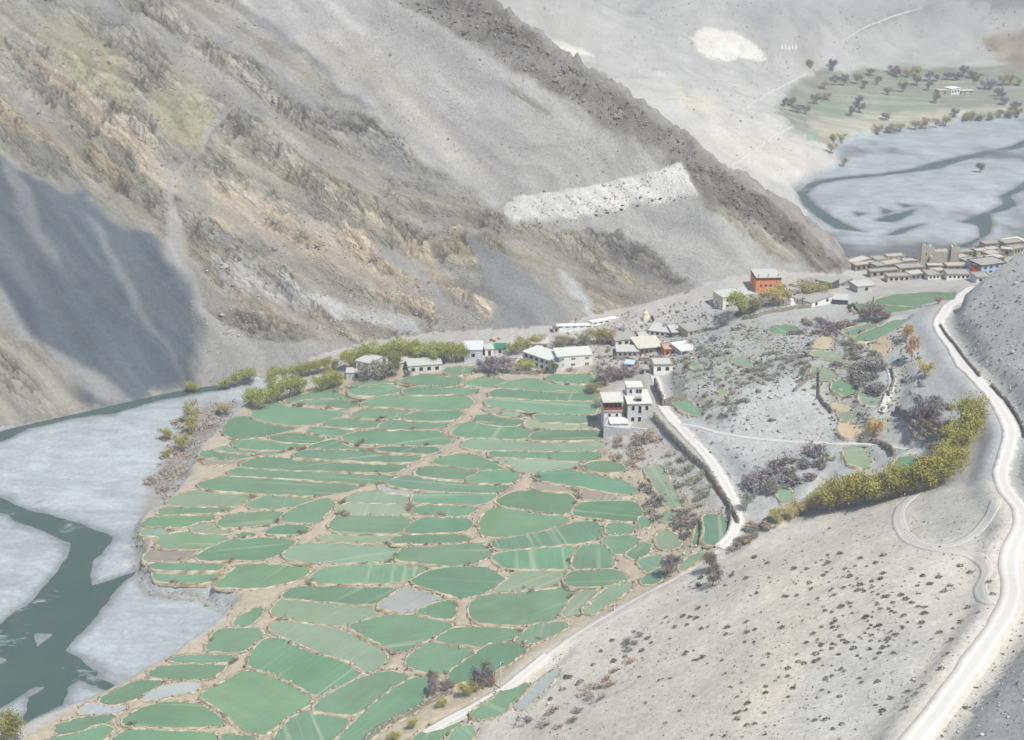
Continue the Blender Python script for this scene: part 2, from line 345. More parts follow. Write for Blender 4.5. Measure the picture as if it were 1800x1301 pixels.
oas = poly_sd(PX, PY, pts('1375 190 1400 155 1450 128 1620 120 1900 120 1900 203 1640 218 1480 248 1430 246 1398 230'))
strip = sstep(0.0, 0.25, fbm(XX / 60, YY / 5.0, 3)) * sstep(-2, 6, oas) * (YY > 520)
colr[:] = colr * (1 - 0.45 * strip[..., None]) + alb(184, 182, 164) * 0.45 * strip[..., None]
strip2 = sstep(0.1, 0.3, fbm(XX / 40 + 30, YY / 4.0, 3)) * sstep(-2, 6, oas) * (YY > 520)
colr[:] = colr * (1 - 0.5 * strip2[..., None]) + alb(138, 150, 124) * 0.5 * strip2[..., None]
# gravel bars, damp next to the water
gv = inpl[..., None]
grav = alb(207, 214, 214) * (1 + 0.05 * fbm(XX / 9 + (XX + YY) / 30, YY / 22, 4))[..., None] * np.array((0.98, 1.0, 1.02))
damp = sstep(3.0 + 1.5 * fbm(XX / 9, YY / 9, 3), 0.0, -ws) * 0.42 + 0.0
damp2 = np.where(YY > 480, sstep(0.1, 0.55, fbm(XX / 34 + 4, YY / 60, 4) * 0.6 + 0.75 * sstep(585, 505, YY)), 0) * 0.6
grav = grav * (1 - np.clip(damp + damp2, 0, 0.6))[..., None]
colr[:] = np.where((gv > 0.02) & ~isM[..., None] & ~isS[..., None], colr * (1 - gv) + grav * gv, colr)
paint('262 850 290 790 330 735 372 705 430 700 400 745 345 800 325 850 290 888 250 915', (181, 173, 162), 0.0, 16, None, 1.6, 0.85)
paint('240 930 262 930 262 1030 300 1046 372 1050 400 1080 372 1062 300 1060 250 1046 232 990', (176, 172, 162), 0.0, 6, None, 1.0, 0.8)
# large soft tonal drift of the ground itself
tone = 1 + 0.10 * fbm(XX / 45, YY / 45, 4)
colr *= tone[..., None]
colr *= (1 + np.where(YY > 520, 0.10 * fbm(XX / 14 + 9, YY / 22, 4), 0))[..., None]

# calibration of the measured colours, place by place
NHm = poly_sd(PX, PY, pts('1480 895 1660 858 1770 852 1830 1000 1830 1400 690 1400 740 1310 880 1235 1000 1125 1250 990 1380 925'))
cal = np.full(XX.shape, 1.15)
cal = np.where(YY > 520, 1.2 - 0.22 * sstep(200, 60, PY), cal); cal = cal * (1 - inpl) + 0.76 * inpl
cal = np.where(~isM & ~isS & (YY < 330), cal * (1 - sstep(-8, 8, NHm)) + 1.38 * sstep(-8, 8, NHm), cal)
cal = np.where(isS, 1.25, np.where(isM, 1.12 + 0.12 * np.clip(rock, 0, 1), cal))
colr *= cal[..., None]
bc = poly_sd(PX, PY, pts('1720 66 1800 50 1900 45 1900 130 1800 128 1770 112 1730 82'))
colr *= (1 + np.where((bc > 0) & (YY > 520), 0.35 * fbm(XX / 9, YY / 30, 4), 0))[..., None]
# rock relief: beds run down the mountain to the right
BD = np.array((0.80, -0.42)); BD /= np.linalg.norm(BD); BN = np.array((-BD[1], BD[0]))
bu = XX * BD[0] + YY * BD[1]; bv = XX * BN[0] + YY * BN[1]
bvw = bv + 5 * fbm(bu / 60, bv / 40, 3)
rib = sstep(-0.35, 0.25, fbm(bu / 75 + 2.0, bvw / 12 + 5, 4)) 
lay = fbm(bu / 60 + 9, bvw / 3.6, 4); lay2 = fbm(bu / 26 + 3, bvw / 2.2 + 8, 3)
hue = fbm(bu / 95 + 20, bvw / 9 + 11, 3)
crack = sstep(0.55, 0.82, 1 - 2 * np.abs(perlin(bu / 9.0 + 0.6 * fbm(XX / 6, YY / 6, 2), bvw / 1.9))) * sstep(0.05, 0.4, fbm(XX / 11 + 40, YY / 11, 3) + 0.25)
beds = rib * (2.2 * lay + 1.2 * lay2) - 1.2 * (1 - rib) - 1.0 * crack
blocks = 0.9 * ridged(XX / 8, YY / 8, 4) * rib
rk_ = np.where(isM, rock, 0)[..., None]
pal_pale = np.asarray(alb(208, 203, 190)); pal_warm = np.asarray(alb(200, 180, 150)); pal_grey = np.asarray(alb(140, 142, 142)); pal_scree = np.asarray(alb(160, 159, 154))
rc = colr * (1 + 0.46 * lay + 0.30 * lay2)[..., None]
rc = rc + (pal_warm - rc) * (0.26 * sstep(0.12, 0.55, hue))[..., None]
rc = rc + (pal_pale - rc) * (0.40 * sstep(0.18, 0.5, lay + 0.4 * hue))[..., None]
rc = rc + (pal_grey - rc) * (0.28 * sstep(0.10, 0.55, -hue + 0.3 * lay2))[..., None]
rc = rc + (pal_scree - rc) * (0.45 * (1 - rib))[..., None]
rc = rc * (1 - 0.66 * crack * rib)[..., None]  # crevice shade put into the rock colour
colr = np.where(isM[..., None], colr * (1 - rk_) + rc * rk_, colr)
# talus streaks
UA = XX * 0.72 + YY * 0.69; UD = YY * 0.72 - XX * 0.69
stk = fbm(UA / 6 + 0.8 * fbm(XX / 30, YY / 30, 2), UD / 75, 4)
colr = np.where(isM[..., None], colr * (1 + (1 - rk_) * (0.26 * stk)[..., None]), colr)
rock = np.where(isM, rock * (0.35 + 0.65 * rib), rock)
gull = 0.9 * fbm(UA / 9, UD / 70, 3)
ZMT2 = ZMT + np.where(isM, np.where(isM, np.maximum(rock, 0), 0) * (1.7 * beds + 1.3 * blocks) + (1 - rock) * 0.35 * gull, 0) * sstep(0, 12, MD)
flute = 1.1 * ridged(UA / 5.0, UD / 40.0, 3)
cl = np.zeros(XX.shape)
_m = isM & (PX > 850) & (PX < 1260) & (PY > 250) & (PY < 420)
cl[_m] = sstep(-3, 5, poly_sd(PX[_m], PY[_m], pts('880 372 900 347 1000 337 1160 302 1195 285 1228 345 1200 356 1110 362 1000 392 900 396')))
ZMT2 = ZMT2 + cl * flute
colr = colr * (1 + 0.16 * cl * (ridged(UA / 3.2, UD / 45.0, 3) - 0.3))[..., None]  # shading of the flutes multiplied into the cliff colour
mb = np.maximum(ZMT2, np.maximum(Zval, ZSP))
ZG = mb.copy()

# ------------------------------------------------------------------ roads and paths: level beds cut into the ground
ROADS = [('road', 'pale dirt road winding along the scree slope above the valley', 3.7, '1712 505 1690 522 1665 541 1648 562 1657 590 1690 635 1720 668 1745 697 1770 732 1781 762 1770 800 1758 840 1775 870 1798 895 1803 920 1790 945 1778 970 1775 1000 1784 1040 1768 1085 1720 1152 1680 1212 1640 1262 1600 1312 1560 1365'),
 ('road', 'pale dirt road running down past the three storey house', 3.4, '1152 662 1160 690 1166 716 1187 742 1216 772 1245 802 1268 836 1286 872 1298 902 1298 926 1284 946 1262 968'),
 ('track', 'narrow trail from the road bend along the hill foot', 1.3, '1262 968 1200 1010 1130 1045 1060 1085 1000 1122 950 1162'),
 ('path', 'pale dirt path between the lower fields and the shrubby hill', 2.6, '962 1152 945 1166 900 1204 860 1229 800 1260 742 1294 700 1325'),
 ('track', 'wheel track looping off the poplar row', 2.3, '1612 867 1582 890 1577 913 1588 940 1605 955 1660 963 1692 953 1725 930 1745 897 1752 875'),
 ('track', 'wheel track bending across the hilltop to the road', 2.0, '1600 952 1650 968 1700 972 1730 985 1738 1005 1720 1030 1726 1050 1748 1064'),
 ('path', 'thin pale footpath crossing the bare grey slope', 1.7, '1190 746 1240 754 1300 768 1380 776 1460 779 1520 780 1600 789'),
 ('track', 'thin trail slanting up the far tan slope', 1.5, '1285 292 1330 262 1365 236 1395 222'), ('track', 'thin trail above the far oasis', 1.5, '1305 195 1345 165 1390 145 1420 128'), ('track', 'thin trail crossing the far upper slope', 1.6, '1480 72 1520 48 1570 28 1620 14'),
 ('path', 'lane between the walled orchards', 2.0, '1564 648 1571 670 1560 700 1549 728')]
road_data = []
for nm, lb, wid, s in ROADS:
    c = [hit(x, y, ZG) for x, y in chaikin(pts(s), 2, closed=False)]
    c = np.array(c); z = c[:, 2].copy()
    for _ in range(6): z[1:-1] = (z[:-2] + 2 * z[1:-1] + z[2:]) / 4
    c[:, 2] = z
    if nm == 'track': road_data.append((nm, lb, wid, c)); continue
    d, zz, _ = line_near(XX, YY, c)
    k = sstep(wid * 0.5 + 4.5, wid * 0.5 + 0.3, np.abs(d))
    ok = np.abs(zz - ZG) < 5
    ZG = np.where(ok, ZG * (1 - k) + (zz - 0.10) * k, ZG)
    road_data.append((nm, lb, wid, c))

# ------------------------------------------------------------------ the terraced fields, traced one by one (g green, p pale green, f grey fallow, b brown fallow, t tan stubble)
FIELDS = '''p 615 677 640 670 660 668 682 672 700 676 676 676 643 679 615 681
g 610 687 643 680 680 676 713 679 717 681 693 691 660 693 635 694 615 689
g 700 670 727 662 752 659 773 661 798 665 817 667 807 672 790 679 760 679 723 676 705 672
g 702 691 732 680 768 681 802 682 837 683 842 687 830 690 777 691 727 692
g 777 652 793 647 827 645 833 647 833 654 813 657 790 657
g 812 675 833 668 848 665 872 666 893 670 873 675 863 678 833 677
g 873 680 893 673 917 667 942 667 960 672 983 675 1017 676 1047 676 1033 683 1028 688 983 687 950 685 908 682
g 858 692 872 685 900 685 950 688 1028 691 1052 695 1052 702 1017 702 950 701 908 699 870 697
g 855 703 862 701 893 702 933 705 1000 708 1050 708 1047 720 1042 727 1000 727 950 725 917 720 883 715 856 710
g 958 662 1000 659 1033 659 1057 663 1050 672 1025 672 987 671 962 667
g 1040 654 1067 651 1073 655 1065 660 1042 658
p 848 716 870 719 900 723 925 727 930 731 910 733 880 727 855 720
g 833 733 847 730 870 733 893 738 920 740 908 747 883 747 855 744 838 739
g 938 731 967 730 1000 732 1033 733 1050 735 1050 738 1017 742 967 741 943 735
p 923 743 942 740 967 743 1017 748 1042 748 1033 752 1000 752 967 752 933 749
g 633 710 663 699 710 697 760 697 817 697 830 705 827 713 820 717 777 719 735 718 710 715 668 713 640 712
g 615 732 637 720 667 718 702 718 728 723 710 731 693 735 660 734 627 733
g 703 735 737 723 777 724 815 723 807 732 800 737 760 738 727 737
g 565 746 590 737 635 738 677 742 660 750 627 751 593 749
g 663 750 683 740 727 741 795 741 777 752 727 753 677 753
g 497 706 537 693 590 682 597 683 590 690 600 696 630 700 642 703 632 705 603 702 573 699 545 702 515 706
g 510 709 545 704 575 702 600 704 630 707 625 713 610 717 585 714 560 710 535 710
g 440 729 458 718 487 707 497 710 495 715 520 718 570 723 603 725 598 732 570 740 545 745 512 746 478 742 453 735
g 393 758 395 750 403 742 407 738 420 734 437 733 447 738 470 744 512 750 523 753 500 757 470 764 452 767 415 771 400 765
g 470 771 487 765 520 763 550 767 573 770 553 778 525 776 500 775
g 557 752 587 755 627 757 607 762 593 767 580 765 555 760 538 756
g 410 778 425 775 457 775 483 781 510 781 540 782 533 787 500 789 470 789 425 787 412 782
g 347 797 370 792 398 795 432 797 453 799 435 803 407 806 365 804
p 375 790 390 786 423 790 473 792 507 792 490 797 462 797 423 793
b 352 807 400 808 432 808 405 815 362 815
g 542 786 580 774 598 775 617 782 650 785 660 787 642 791 583 791 543 788
g 600 768 638 758 700 758 770 758 773 765 790 772 790 780 750 781 700 780 650 779 620 779 607 772
g 662 790 667 787 717 787 767 787 773 792 760 796 700 794
g 510 802 540 792 583 792 642 794 700 797 750 797 733 808 722 810 667 810 600 807 542 803
g 420 819 440 810 463 804 500 807 567 810 650 812 723 813 708 823 692 829 650 828 583 826 500 824 455 821
g 397 833 415 823 448 825 490 828 567 833 650 837 698 837 675 847 650 849 583 844 550 842 500 838 440 835
g 347 855 360 847 387 840 423 840 490 844 540 847 600 852 642 855 617 862 575 869 550 870 500 868 423 863 380 860
g 792 758 810 745 840 743 877 748 903 750 920 752 943 756 923 771 877 768 827 768 803 765
g 927 772 948 757 993 758 1033 758 1060 759 1060 768 1010 772 960 772
p 812 783 823 772 860 774 893 777 960 779 1010 777 1058 777 1058 785 1043 791 993 792 927 792 877 790 827 788
g 858 798 868 794 927 796 993 796 1052 796 1058 800 1043 808 1010 809 960 805 910 802 873 802
g 763 808 785 802 810 799 840 802 847 806 863 812 887 818 892 822 863 826 833 822 793 817 765 814
p 873 808 902 806 943 809 993 812 1020 815 1010 822 977 825 927 830 913 825 893 815
g 727 833 740 824 755 820 773 822 802 824 847 828 815 842 785 840 750 836
g 817 843 853 829 877 828 902 827 913 833 908 843 898 847 860 847 835 846
g 680 850 703 840 720 838 767 847 805 850 853 853 897 855 893 860 877 865 827 864 760 861 740 858 708 855
f 656 856 690 853 738 860 728 868 695 866
g 938 838 943 833 977 828 1002 828 1027 834 1077 843 1103 850 1120 864 1110 868 1077 864 1027 855 960 845
b 948 848 990 853 1015 858 1008 864 965 861 930 856
g 1022 822 1040 813 1067 812 1085 815 1095 820 1097 827 1077 829 1052 828
p 1133 825 1143 819 1157 820 1170 833 1175 847 1185 867 1197 885 1190 893 1173 890 1160 868 1147 843 1140 833
b 1020 865 1045 862 1085 873 1082 878 1030 878
p 327 868 347 862 387 865 437 867 460 868 430 880 420 887 387 888 337 887 293 886 300 876
g 275 902 292 892 337 892 387 893 408 893 395 898 370 900 337 901 287 902
g 248 923 262 912 303 909 370 908 375 910 367 916 340 920 330 924 287 924
p 248 940 250 932 295 930 308 930 295 936 283 941
g 433 890 443 882 463 874 487 874 543 875 550 879 527 886 502 892 460 893
g 383 917 403 907 437 902 487 900 497 905 493 912 485 920 453 922 420 925 388 925
p 337 928 345 922 370 918 378 923 393 930 412 933 387 937 353 934 340 932
g 280 950 290 942 328 935 353 935 378 941 402 947 362 963 328 963 290 961 275 957
b 267 967 278 965 347 967 333 977 323 983 258 987 253 980
g 337 982 362 968 403 950 428 947 470 948 523 950 510 958 485 975 460 983 400 983
g 410 943 433 937 453 940 433 945
g 463 937 487 925 518 924 547 927 535 932 522 938 493 937
g 493 915 503 903 527 890 553 882 577 878 587 883 583 892 570 902 563 913 553 917 510 916
p 608 880 620 872 640 865 677 867 720 869 713 882 702 882 660 882 627 880
g 725 882 728 870 770 868 820 869 875 868 862 878 843 886 803 884 753 883
p 588 898 605 888 627 884 677 888 720 888 723 898 710 902 660 902 610 902
g 727 896 737 890 787 890 835 892 833 898 820 905 770 904 728 901
g 580 923 587 912 600 907 660 909 733 910 707 935 660 936 597 936 585 930
g 710 935 737 911 787 912 827 913 828 922 820 930 795 934 720 935
p 555 947 577 941 597 942 643 943 693 942 678 952 627 952 585 950
g 682 953 697 943 743 942 770 941 818 942 827 948 812 952 753 954 720 953
p 495 978 515 963 540 955 577 958 627 961 702 963 693 978 685 985 610 988 543 987
g 705 964 770 962 813 957 843 957 853 962 860 968 857 978 843 985 813 992 780 993 750 988 735 985 695 985
g 845 917 853 905 857 897 887 895 920 900 970 907 995 911 1003 915 970 926 937 935 887 943 858 942 848 935 845 925
g 870 883 887 873 905 865 937 863 987 865 1002 870 1010 880 1005 893 998 901 970 903 937 897 895 890
g 867 955 868 950 903 947 953 937 1003 922 1027 917 1048 917 1057 927 1057 940 1048 948 1010 953 977 957 953 958 887 965 870 962
g 1008 900 1015 887 1033 883 1077 883 1115 882 1123 893 1128 905 1118 915 1077 913 1043 908 1015 906
g 1067 937 1067 920 1110 922 1113 933 1107 937 1077 938
g 1058 948 1068 945 1090 943 1115 945 1123 950 1115 963 1102 970 1093 972 1080 972 1075 962 1067 954
g 1127 954 1140 957 1142 970 1127 977 1115 982 1105 978 1103 972 1118 965
p 1155 937 1168 933 1185 937 1197 957 1190 962 1177 965 1158 963
p 1158 908 1165 903 1190 902 1205 903 1193 912 1182 913 1173 917
g 1124 912 1133 908 1140 918 1136 928 1126 924
g 1238 905 1264 906 1282 922 1284 936 1264 958 1249 956 1235 951 1242 932 1241 915
g 1222 948 1225 925 1230 925 1230 940 1222 955 1217 960
g 1123 987 1135 980 1152 978 1165 983 1170 992 1157 998 1137 1006 1128 995
g 1128 1019 1148 1006 1163 998 1168 1003 1162 1013 1160 1022 1132 1027
p 1197 993 1205 985 1222 975 1243 970 1225 985 1205 1000 1195 1003
g 868 980 873 974 920 968 970 963 1005 960 1007 967 1002 985 998 995 993 999 937 998 887 996 872 988
g 1008 998 1010 985 1013 967 1027 961 1053 957 1070 963 1075 977 1078 990 1073 998 1040 1000
p 870 1037 895 1020 905 1006 937 1003 993 1005 990 1018 988 1028 953 1033 903 1038 873 1040
g 997 1027 993 1018 998 1010 1010 1004 1040 1003 1077 1002 1093 1007 1103 1017 1097 1023 1063 1027 1040 1030 1007 1029
g 827 1065 837 1053 857 1047 887 1043 937 1038 987 1035 1010 1038 1000 1050 987 1070 973 1087 968 1092 920 1097 853 1095 835 1090 827 1078
p 987 1083 1003 1058 1020 1040 1033 1037 1048 1038 1052 1045 1040 1053 1025 1067 1022 1078 1007 1081
p 1027 1070 1042 1056 1063 1038 1090 1027 1107 1022 1110 1030 1097 1042 1073 1057 1048 1077 1027 1078
g 263 995 277 992 322 992 397 993 387 1000 330 1001 277 1000
g 268 1005 330 1002 377 1002 388 1005 377 1017 363 1023 313 1022 277 1021
g 377 1028 388 1022 413 1002 420 995 480 994 510 996 550 1002 527 1015 502 1023 460 1032 397 1032
g 543 1018 560 1005 575 998 627 995 685 993 735 994 750 998 733 1010 710 1021 660 1023 593 1024 550 1022
g 495 1050 507 1038 527 1032 560 1033 627 1035 702 1035 685 1050 660 1061 610 1059 560 1055 510 1050
p 475 1080 493 1053 510 1056 560 1060 627 1068 660 1071 687 1079 627 1093 602 1099 560 1095 510 1087
f 663 1063 685 1052 708 1033 727 1037 760 1046 782 1054 745 1068 720 1075 702 1075 677 1068
g 722 1023 733 1015 760 1003 787 1000 853 997 862 1005 878 1013 890 1020 862 1035 837 1045 812 1050 787 1042 753 1032
g 730 1075 762 1063 787 1056 800 1057 798 1073 797 1087 778 1086 745 1079
g 612 1100 652 1090 698 1079 727 1081 762 1092 797 1097 783 1108 760 1118 733 1130 712 1144 697 1145 673 1130 653 1122 630 1110
g 767 1123 783 1113 808 1103 857 1105 917 1107 907 1117 893 1127 865 1130 848 1137 807 1130 773 1126
g 712 1163 733 1145 747 1133 767 1130 790 1134 840 1138 807 1163 790 1177 778 1185 763 1183 733 1177
g 788 1197 793 1180 820 1163 853 1138 865 1133 907 1132 933 1133 915 1147 900 1162 873 1175 862 1183 837 1190 807 1197 793 1205
p 905 1127 923 1112 940 1098 970 1096 990 1093 1000 1098 985 1108 960 1120 940 1128 920 1130
g 362 1140 373 1125 378 1112 390 1106 440 1105 458 1107 460 1117 447 1128 433 1142 408 1145 373 1143
g 295 1162 307 1155 357 1152 417 1154 407 1162 340 1163
g 257 1187 282 1173 323 1170 400 1170 390 1177 370 1190 357 1193 307 1192
g 170 1232 207 1213 233 1200 265 1197 292 1198 257 1218 223 1233 198 1237
f 250 1228 273 1213 298 1203 348 1200 353 1207 332 1216 290 1223 257 1230
f 145 1240 182 1237 220 1238 218 1248 173 1255 140 1255
g 213 1270 240 1250 273 1238 307 1235 340 1238 365 1243 382 1255 393 1270 390 1274 290 1277 223 1274
g 190 1310 203 1300 217 1285 243 1283 290 1287 357 1288 380 1290 382 1305 375 1320 200 1325
g 135 1265 180 1258 205 1257 195 1266 140 1285 100 1290 100 1275
g 60 1310 105 1295 140 1290 173 1275 197 1277 188 1290 175 1305
g 392 1290 420 1294 455 1297 450 1315 388 1315
g 350 1222 382 1207 415 1188 430 1180 450 1182 483 1190 517 1207 543 1225 547 1233 525 1247 507 1257 487 1272 467 1288 442 1288 420 1277 408 1263 390 1245 367 1232
g 437 1168 450 1138 470 1122 490 1123 517 1138 550 1152 600 1163 617 1173 633 1188 613 1197 583 1207 563 1220 553 1220 517 1198 483 1183 450 1173
p 477 1108 480 1093 517 1095 567 1103 600 1108 633 1127 673 1145 680 1152 673 1165 665 1175 643 1183 630 1168 608 1157 567 1148 527 1130 500 1117
g 550 1247 567 1228 600 1210 633 1193 675 1181 698 1182 712 1188 720 1191 690 1207 665 1223 640 1243 625 1254 617 1255 567 1248
g 478 1305 493 1283 517 1260 542 1253 567 1253 617 1262 600 1282 580 1302 570 1315 475 1315
g 592 1302 625 1270 643 1250 673 1227 698 1207 733 1189 750 1193 753 1203 743 1227 733 1243 723 1255 695 1265 665 1282 645 1303 640 1315 585 1315
g 722 1303 743 1287 790 1263 817 1252 820 1257 807 1270 782 1290 770 1305 765 1315 712 1315
g 830 1257 837 1247 865 1232 890 1210 913 1203 930 1203 923 1213 900 1233 880 1253 865 1260 840 1262
f 905 1245 925 1222 952 1195 985 1175 975 1192 945 1222 920 1245
g 787 1301 800 1283 820 1275 830 1280 832 1290 825 1303 818 1315 780 1315
g 407 1097 427 1082 458 1068 462 1070 452 1085 440 1097 422 1099
g 1178 703 1197 701 1210 708 1237 725 1233 729 1212 727 1195 717
p 1208 635 1220 638 1243 655 1242 662 1223 650
p 1288 630 1300 628 1320 637 1325 642 1315 645 1290 635
p 1262 683 1273 688 1279 694 1267 692
g 1532 533 1560 521 1613 516 1699 516 1684 525 1667 534 1656 539 1613 541 1560 537
g 1496 538 1524 534 1560 539 1613 543 1622 546 1596 552 1553 552 1514 550
p 1482 582 1507 575 1553 567 1514 585 1500 589 1485 587
g 1500 596 1524 584 1578 564 1597 562 1560 584 1532 598 1510 599
p 1420 619 1453 619 1480 628 1478 635 1444 628
p 1421 648 1452 648 1471 662 1459 669 1437 662
g 1463 676 1478 666 1503 683 1501 694 1471 691
p 1510 695 1520 690 1541 699 1544 710 1524 712
t 1461 710 1491 714 1493 719 1469 721
p 1473 727 1493 726 1497 732 1486 737
p 1484 789 1501 784 1520 793 1533 816 1516 821 1493 814
g 1555 833 1572 816 1585 803 1623 805 1625 818 1610 831
p 1361 848 1374 846 1393 867 1386 886 1372 879
g 1348 909 1393 890 1424 875 1456 846 1458 852 1441 871 1418 894 1391 905 1353 922
g 1355 574 1387 572 1407 581 1405 587 1353 586
t 1423 607 1447 592 1467 597 1453 614
t 1471 746 1493 746 1516 757 1508 767 1486 770
t 1533 596 1564 598 1565 610 1549 628 1535 614
b 1600 735 1625 742 1655 765 1630 768 1608 755'''
fields = []
ZF = ZG.copy()
for ln in FIELDS.split('\n'):
    typ = ln[0]; P2 = np.array(chaikin(pts(ln[1:]), 1)); nP = len(P2)
    tg = np.roll(P2, -1, 0) - np.roll(P2, 1, 0); tg /= np.linalg.norm(tg, axis=1)[:, None] + 1e-9
    ar = np.sum(P2[:, 0] * np.roll(P2[:, 1], -1) - np.roll(P2[:, 0], -1) * P2[:, 1])
    P2 = P2 + np.sign(ar) * np.c_[tg[:, 1], -tg[:, 0]] * np.array((3.2, 2.1))
    Pc = np.vstack([P2, P2[:1]]); sg = np.r_[0, np.cumsum(np.linalg.norm(np.diff(Pc, axis=0) * np.array((1, 2.0)), axis=1))]
    nn = max(12, int(sg[-1] / 9.0)); tt = np.linspace(0, sg[-1], nn, endpoint=False); P2 = np.c_[np.interp(tt, sg, Pc[:, 0]), np.interp(tt, sg, Pc[:, 1])]
    P2 = P2 + np.c_[1.7 * perlin(P2[:, 0] / 11, P2[:, 1] / 6), 0.8 * perlin(P2[:, 0] / 9 + 40, P2[:, 1] / 6)]
    w = np.array([hit(x, y, ZG) for x, y in P2])
    c = w.mean(0); A = np.c_[np.ones(len(w)), w[:, 0] - c[0], w[:, 1] - c[1]]
    k = np.linalg.lstsq(A, w[:, 2], rcond=None)[0]
    g = k[1:] * 0.55
    sl = np.linalg.norm(g)
    if sl > 0.10: g *= 0.10 / sl
    # re-cast the outline onto the levelled plane so that it keeps its place in the photograph
    out = []
    for x, y in P2:
        d = ray(x, y); den = d[2] - g[0] * d[0] - g[1] * d[1]
        t = (k[0] - g[0] * c[0] - g[1] * c[1] - CAMH) / den
        out.append(d * t + np.array((0, 0, CAMH)))
    out = np.array(out); fields.append((typ, out, c, g, k[0]))
    lo = out.min(0) - 4; hi = out.max(0) + 4
    j0, j1 = np.searchsorted(GY, (lo[1], hi[1])); i0, i1 = np.searchsorted(GX, (lo[0], hi[0]))
    S = np.s_[j0:j1, i0:i1]
    sd = poly_sd(XX[S], YY[S], out[:, :2])
    pl = k[0] + g[0] * (XX[S] - c[0]) + g[1] * (YY[S] - c[1])
    kk = sstep(-1.3, -0.2, sd)
    ZF[S] = ZF[S] * (1 - kk) + (pl - 0.22) * kk
ZG = ZF
print('fields', len(fields))

# ------------------------------------------------------------------ materials
def mat(name):
    m = bpy.data.materials.new(name); m.use_nodes = True
    b = m.node_tree.nodes['Principled BSDF']; b.inputs['Roughness'].default_value = 0.95
    b.inputs['Specular IOR Level'].default_value = 0.1
    return m, m.node_tree.nodes, m.node_tree.links, b
def N(nodes, typ, **kw):
    n = nodes.new(typ)
    for k, v in kw.items(): setattr(n, k, v)
    return n
def noise(nodes, links, vec, scale, det=4, rough=0.55, dist=0.0):
    n = nodes.new('ShaderNodeTexNoise'); n.inputs['Scale'].default_value = scale; n.inputs['Detail'].default_value = det
    n.inputs['Roughness'].default_value = rough; n.inputs['Distortion'].default_value = dist
    links.new(vec, n.inputs['Vector']); return n.outputs['Fac']
def maprange(nodes, links, v, a, b, c, d):
    n = nodes.new('ShaderNodeMapRange'); links.new(v, n.inputs['Value'])
    for i, q in enumerate((a, b, c, d)): n.inputs[i + 1].default_value = q
    return n.outputs['Result']
def math_(nodes, links, op, a, b=None):
    n = nodes.new('ShaderNodeMath'); n.operation = op
    for i, q in enumerate((a, b)):
        if q is None: continue
        if isinstance(q, (int, float)): n.inputs[i].default_value = q
        else: links.new(q, n.inputs[i])
    return n.outputs[0]
def mixc(nodes, links, fac, a, b, blend='MIX'):
    n = nodes.new('ShaderNodeMix'); n.data_type = 'RGBA'; n.blend_type = blend
    for k, q in ((0, fac), (6, a), (7, b)):
        if isinstance(q, (int, float)): n.inputs[k].default_value = q
        elif isinstance(q, tuple): n.inputs[k].default_value = q
        else: links.new(q, n.inputs[k])
    return n.outputs[2]
def scalec(nodes, links, col, f):
    n = nodes.new('ShaderNodeVectorMath'); n.operation = 'SCALE'; links.new(col, n.inputs[0])
    if isinstance(f, (int, float)): n.inputs[3].default_value = f
    else: links.new(f, n.inputs[3])
    return n.outputs[0]
def c4(r, g, b): return tuple(float(q) for q in alb(r, g, b)) + (1.0,)

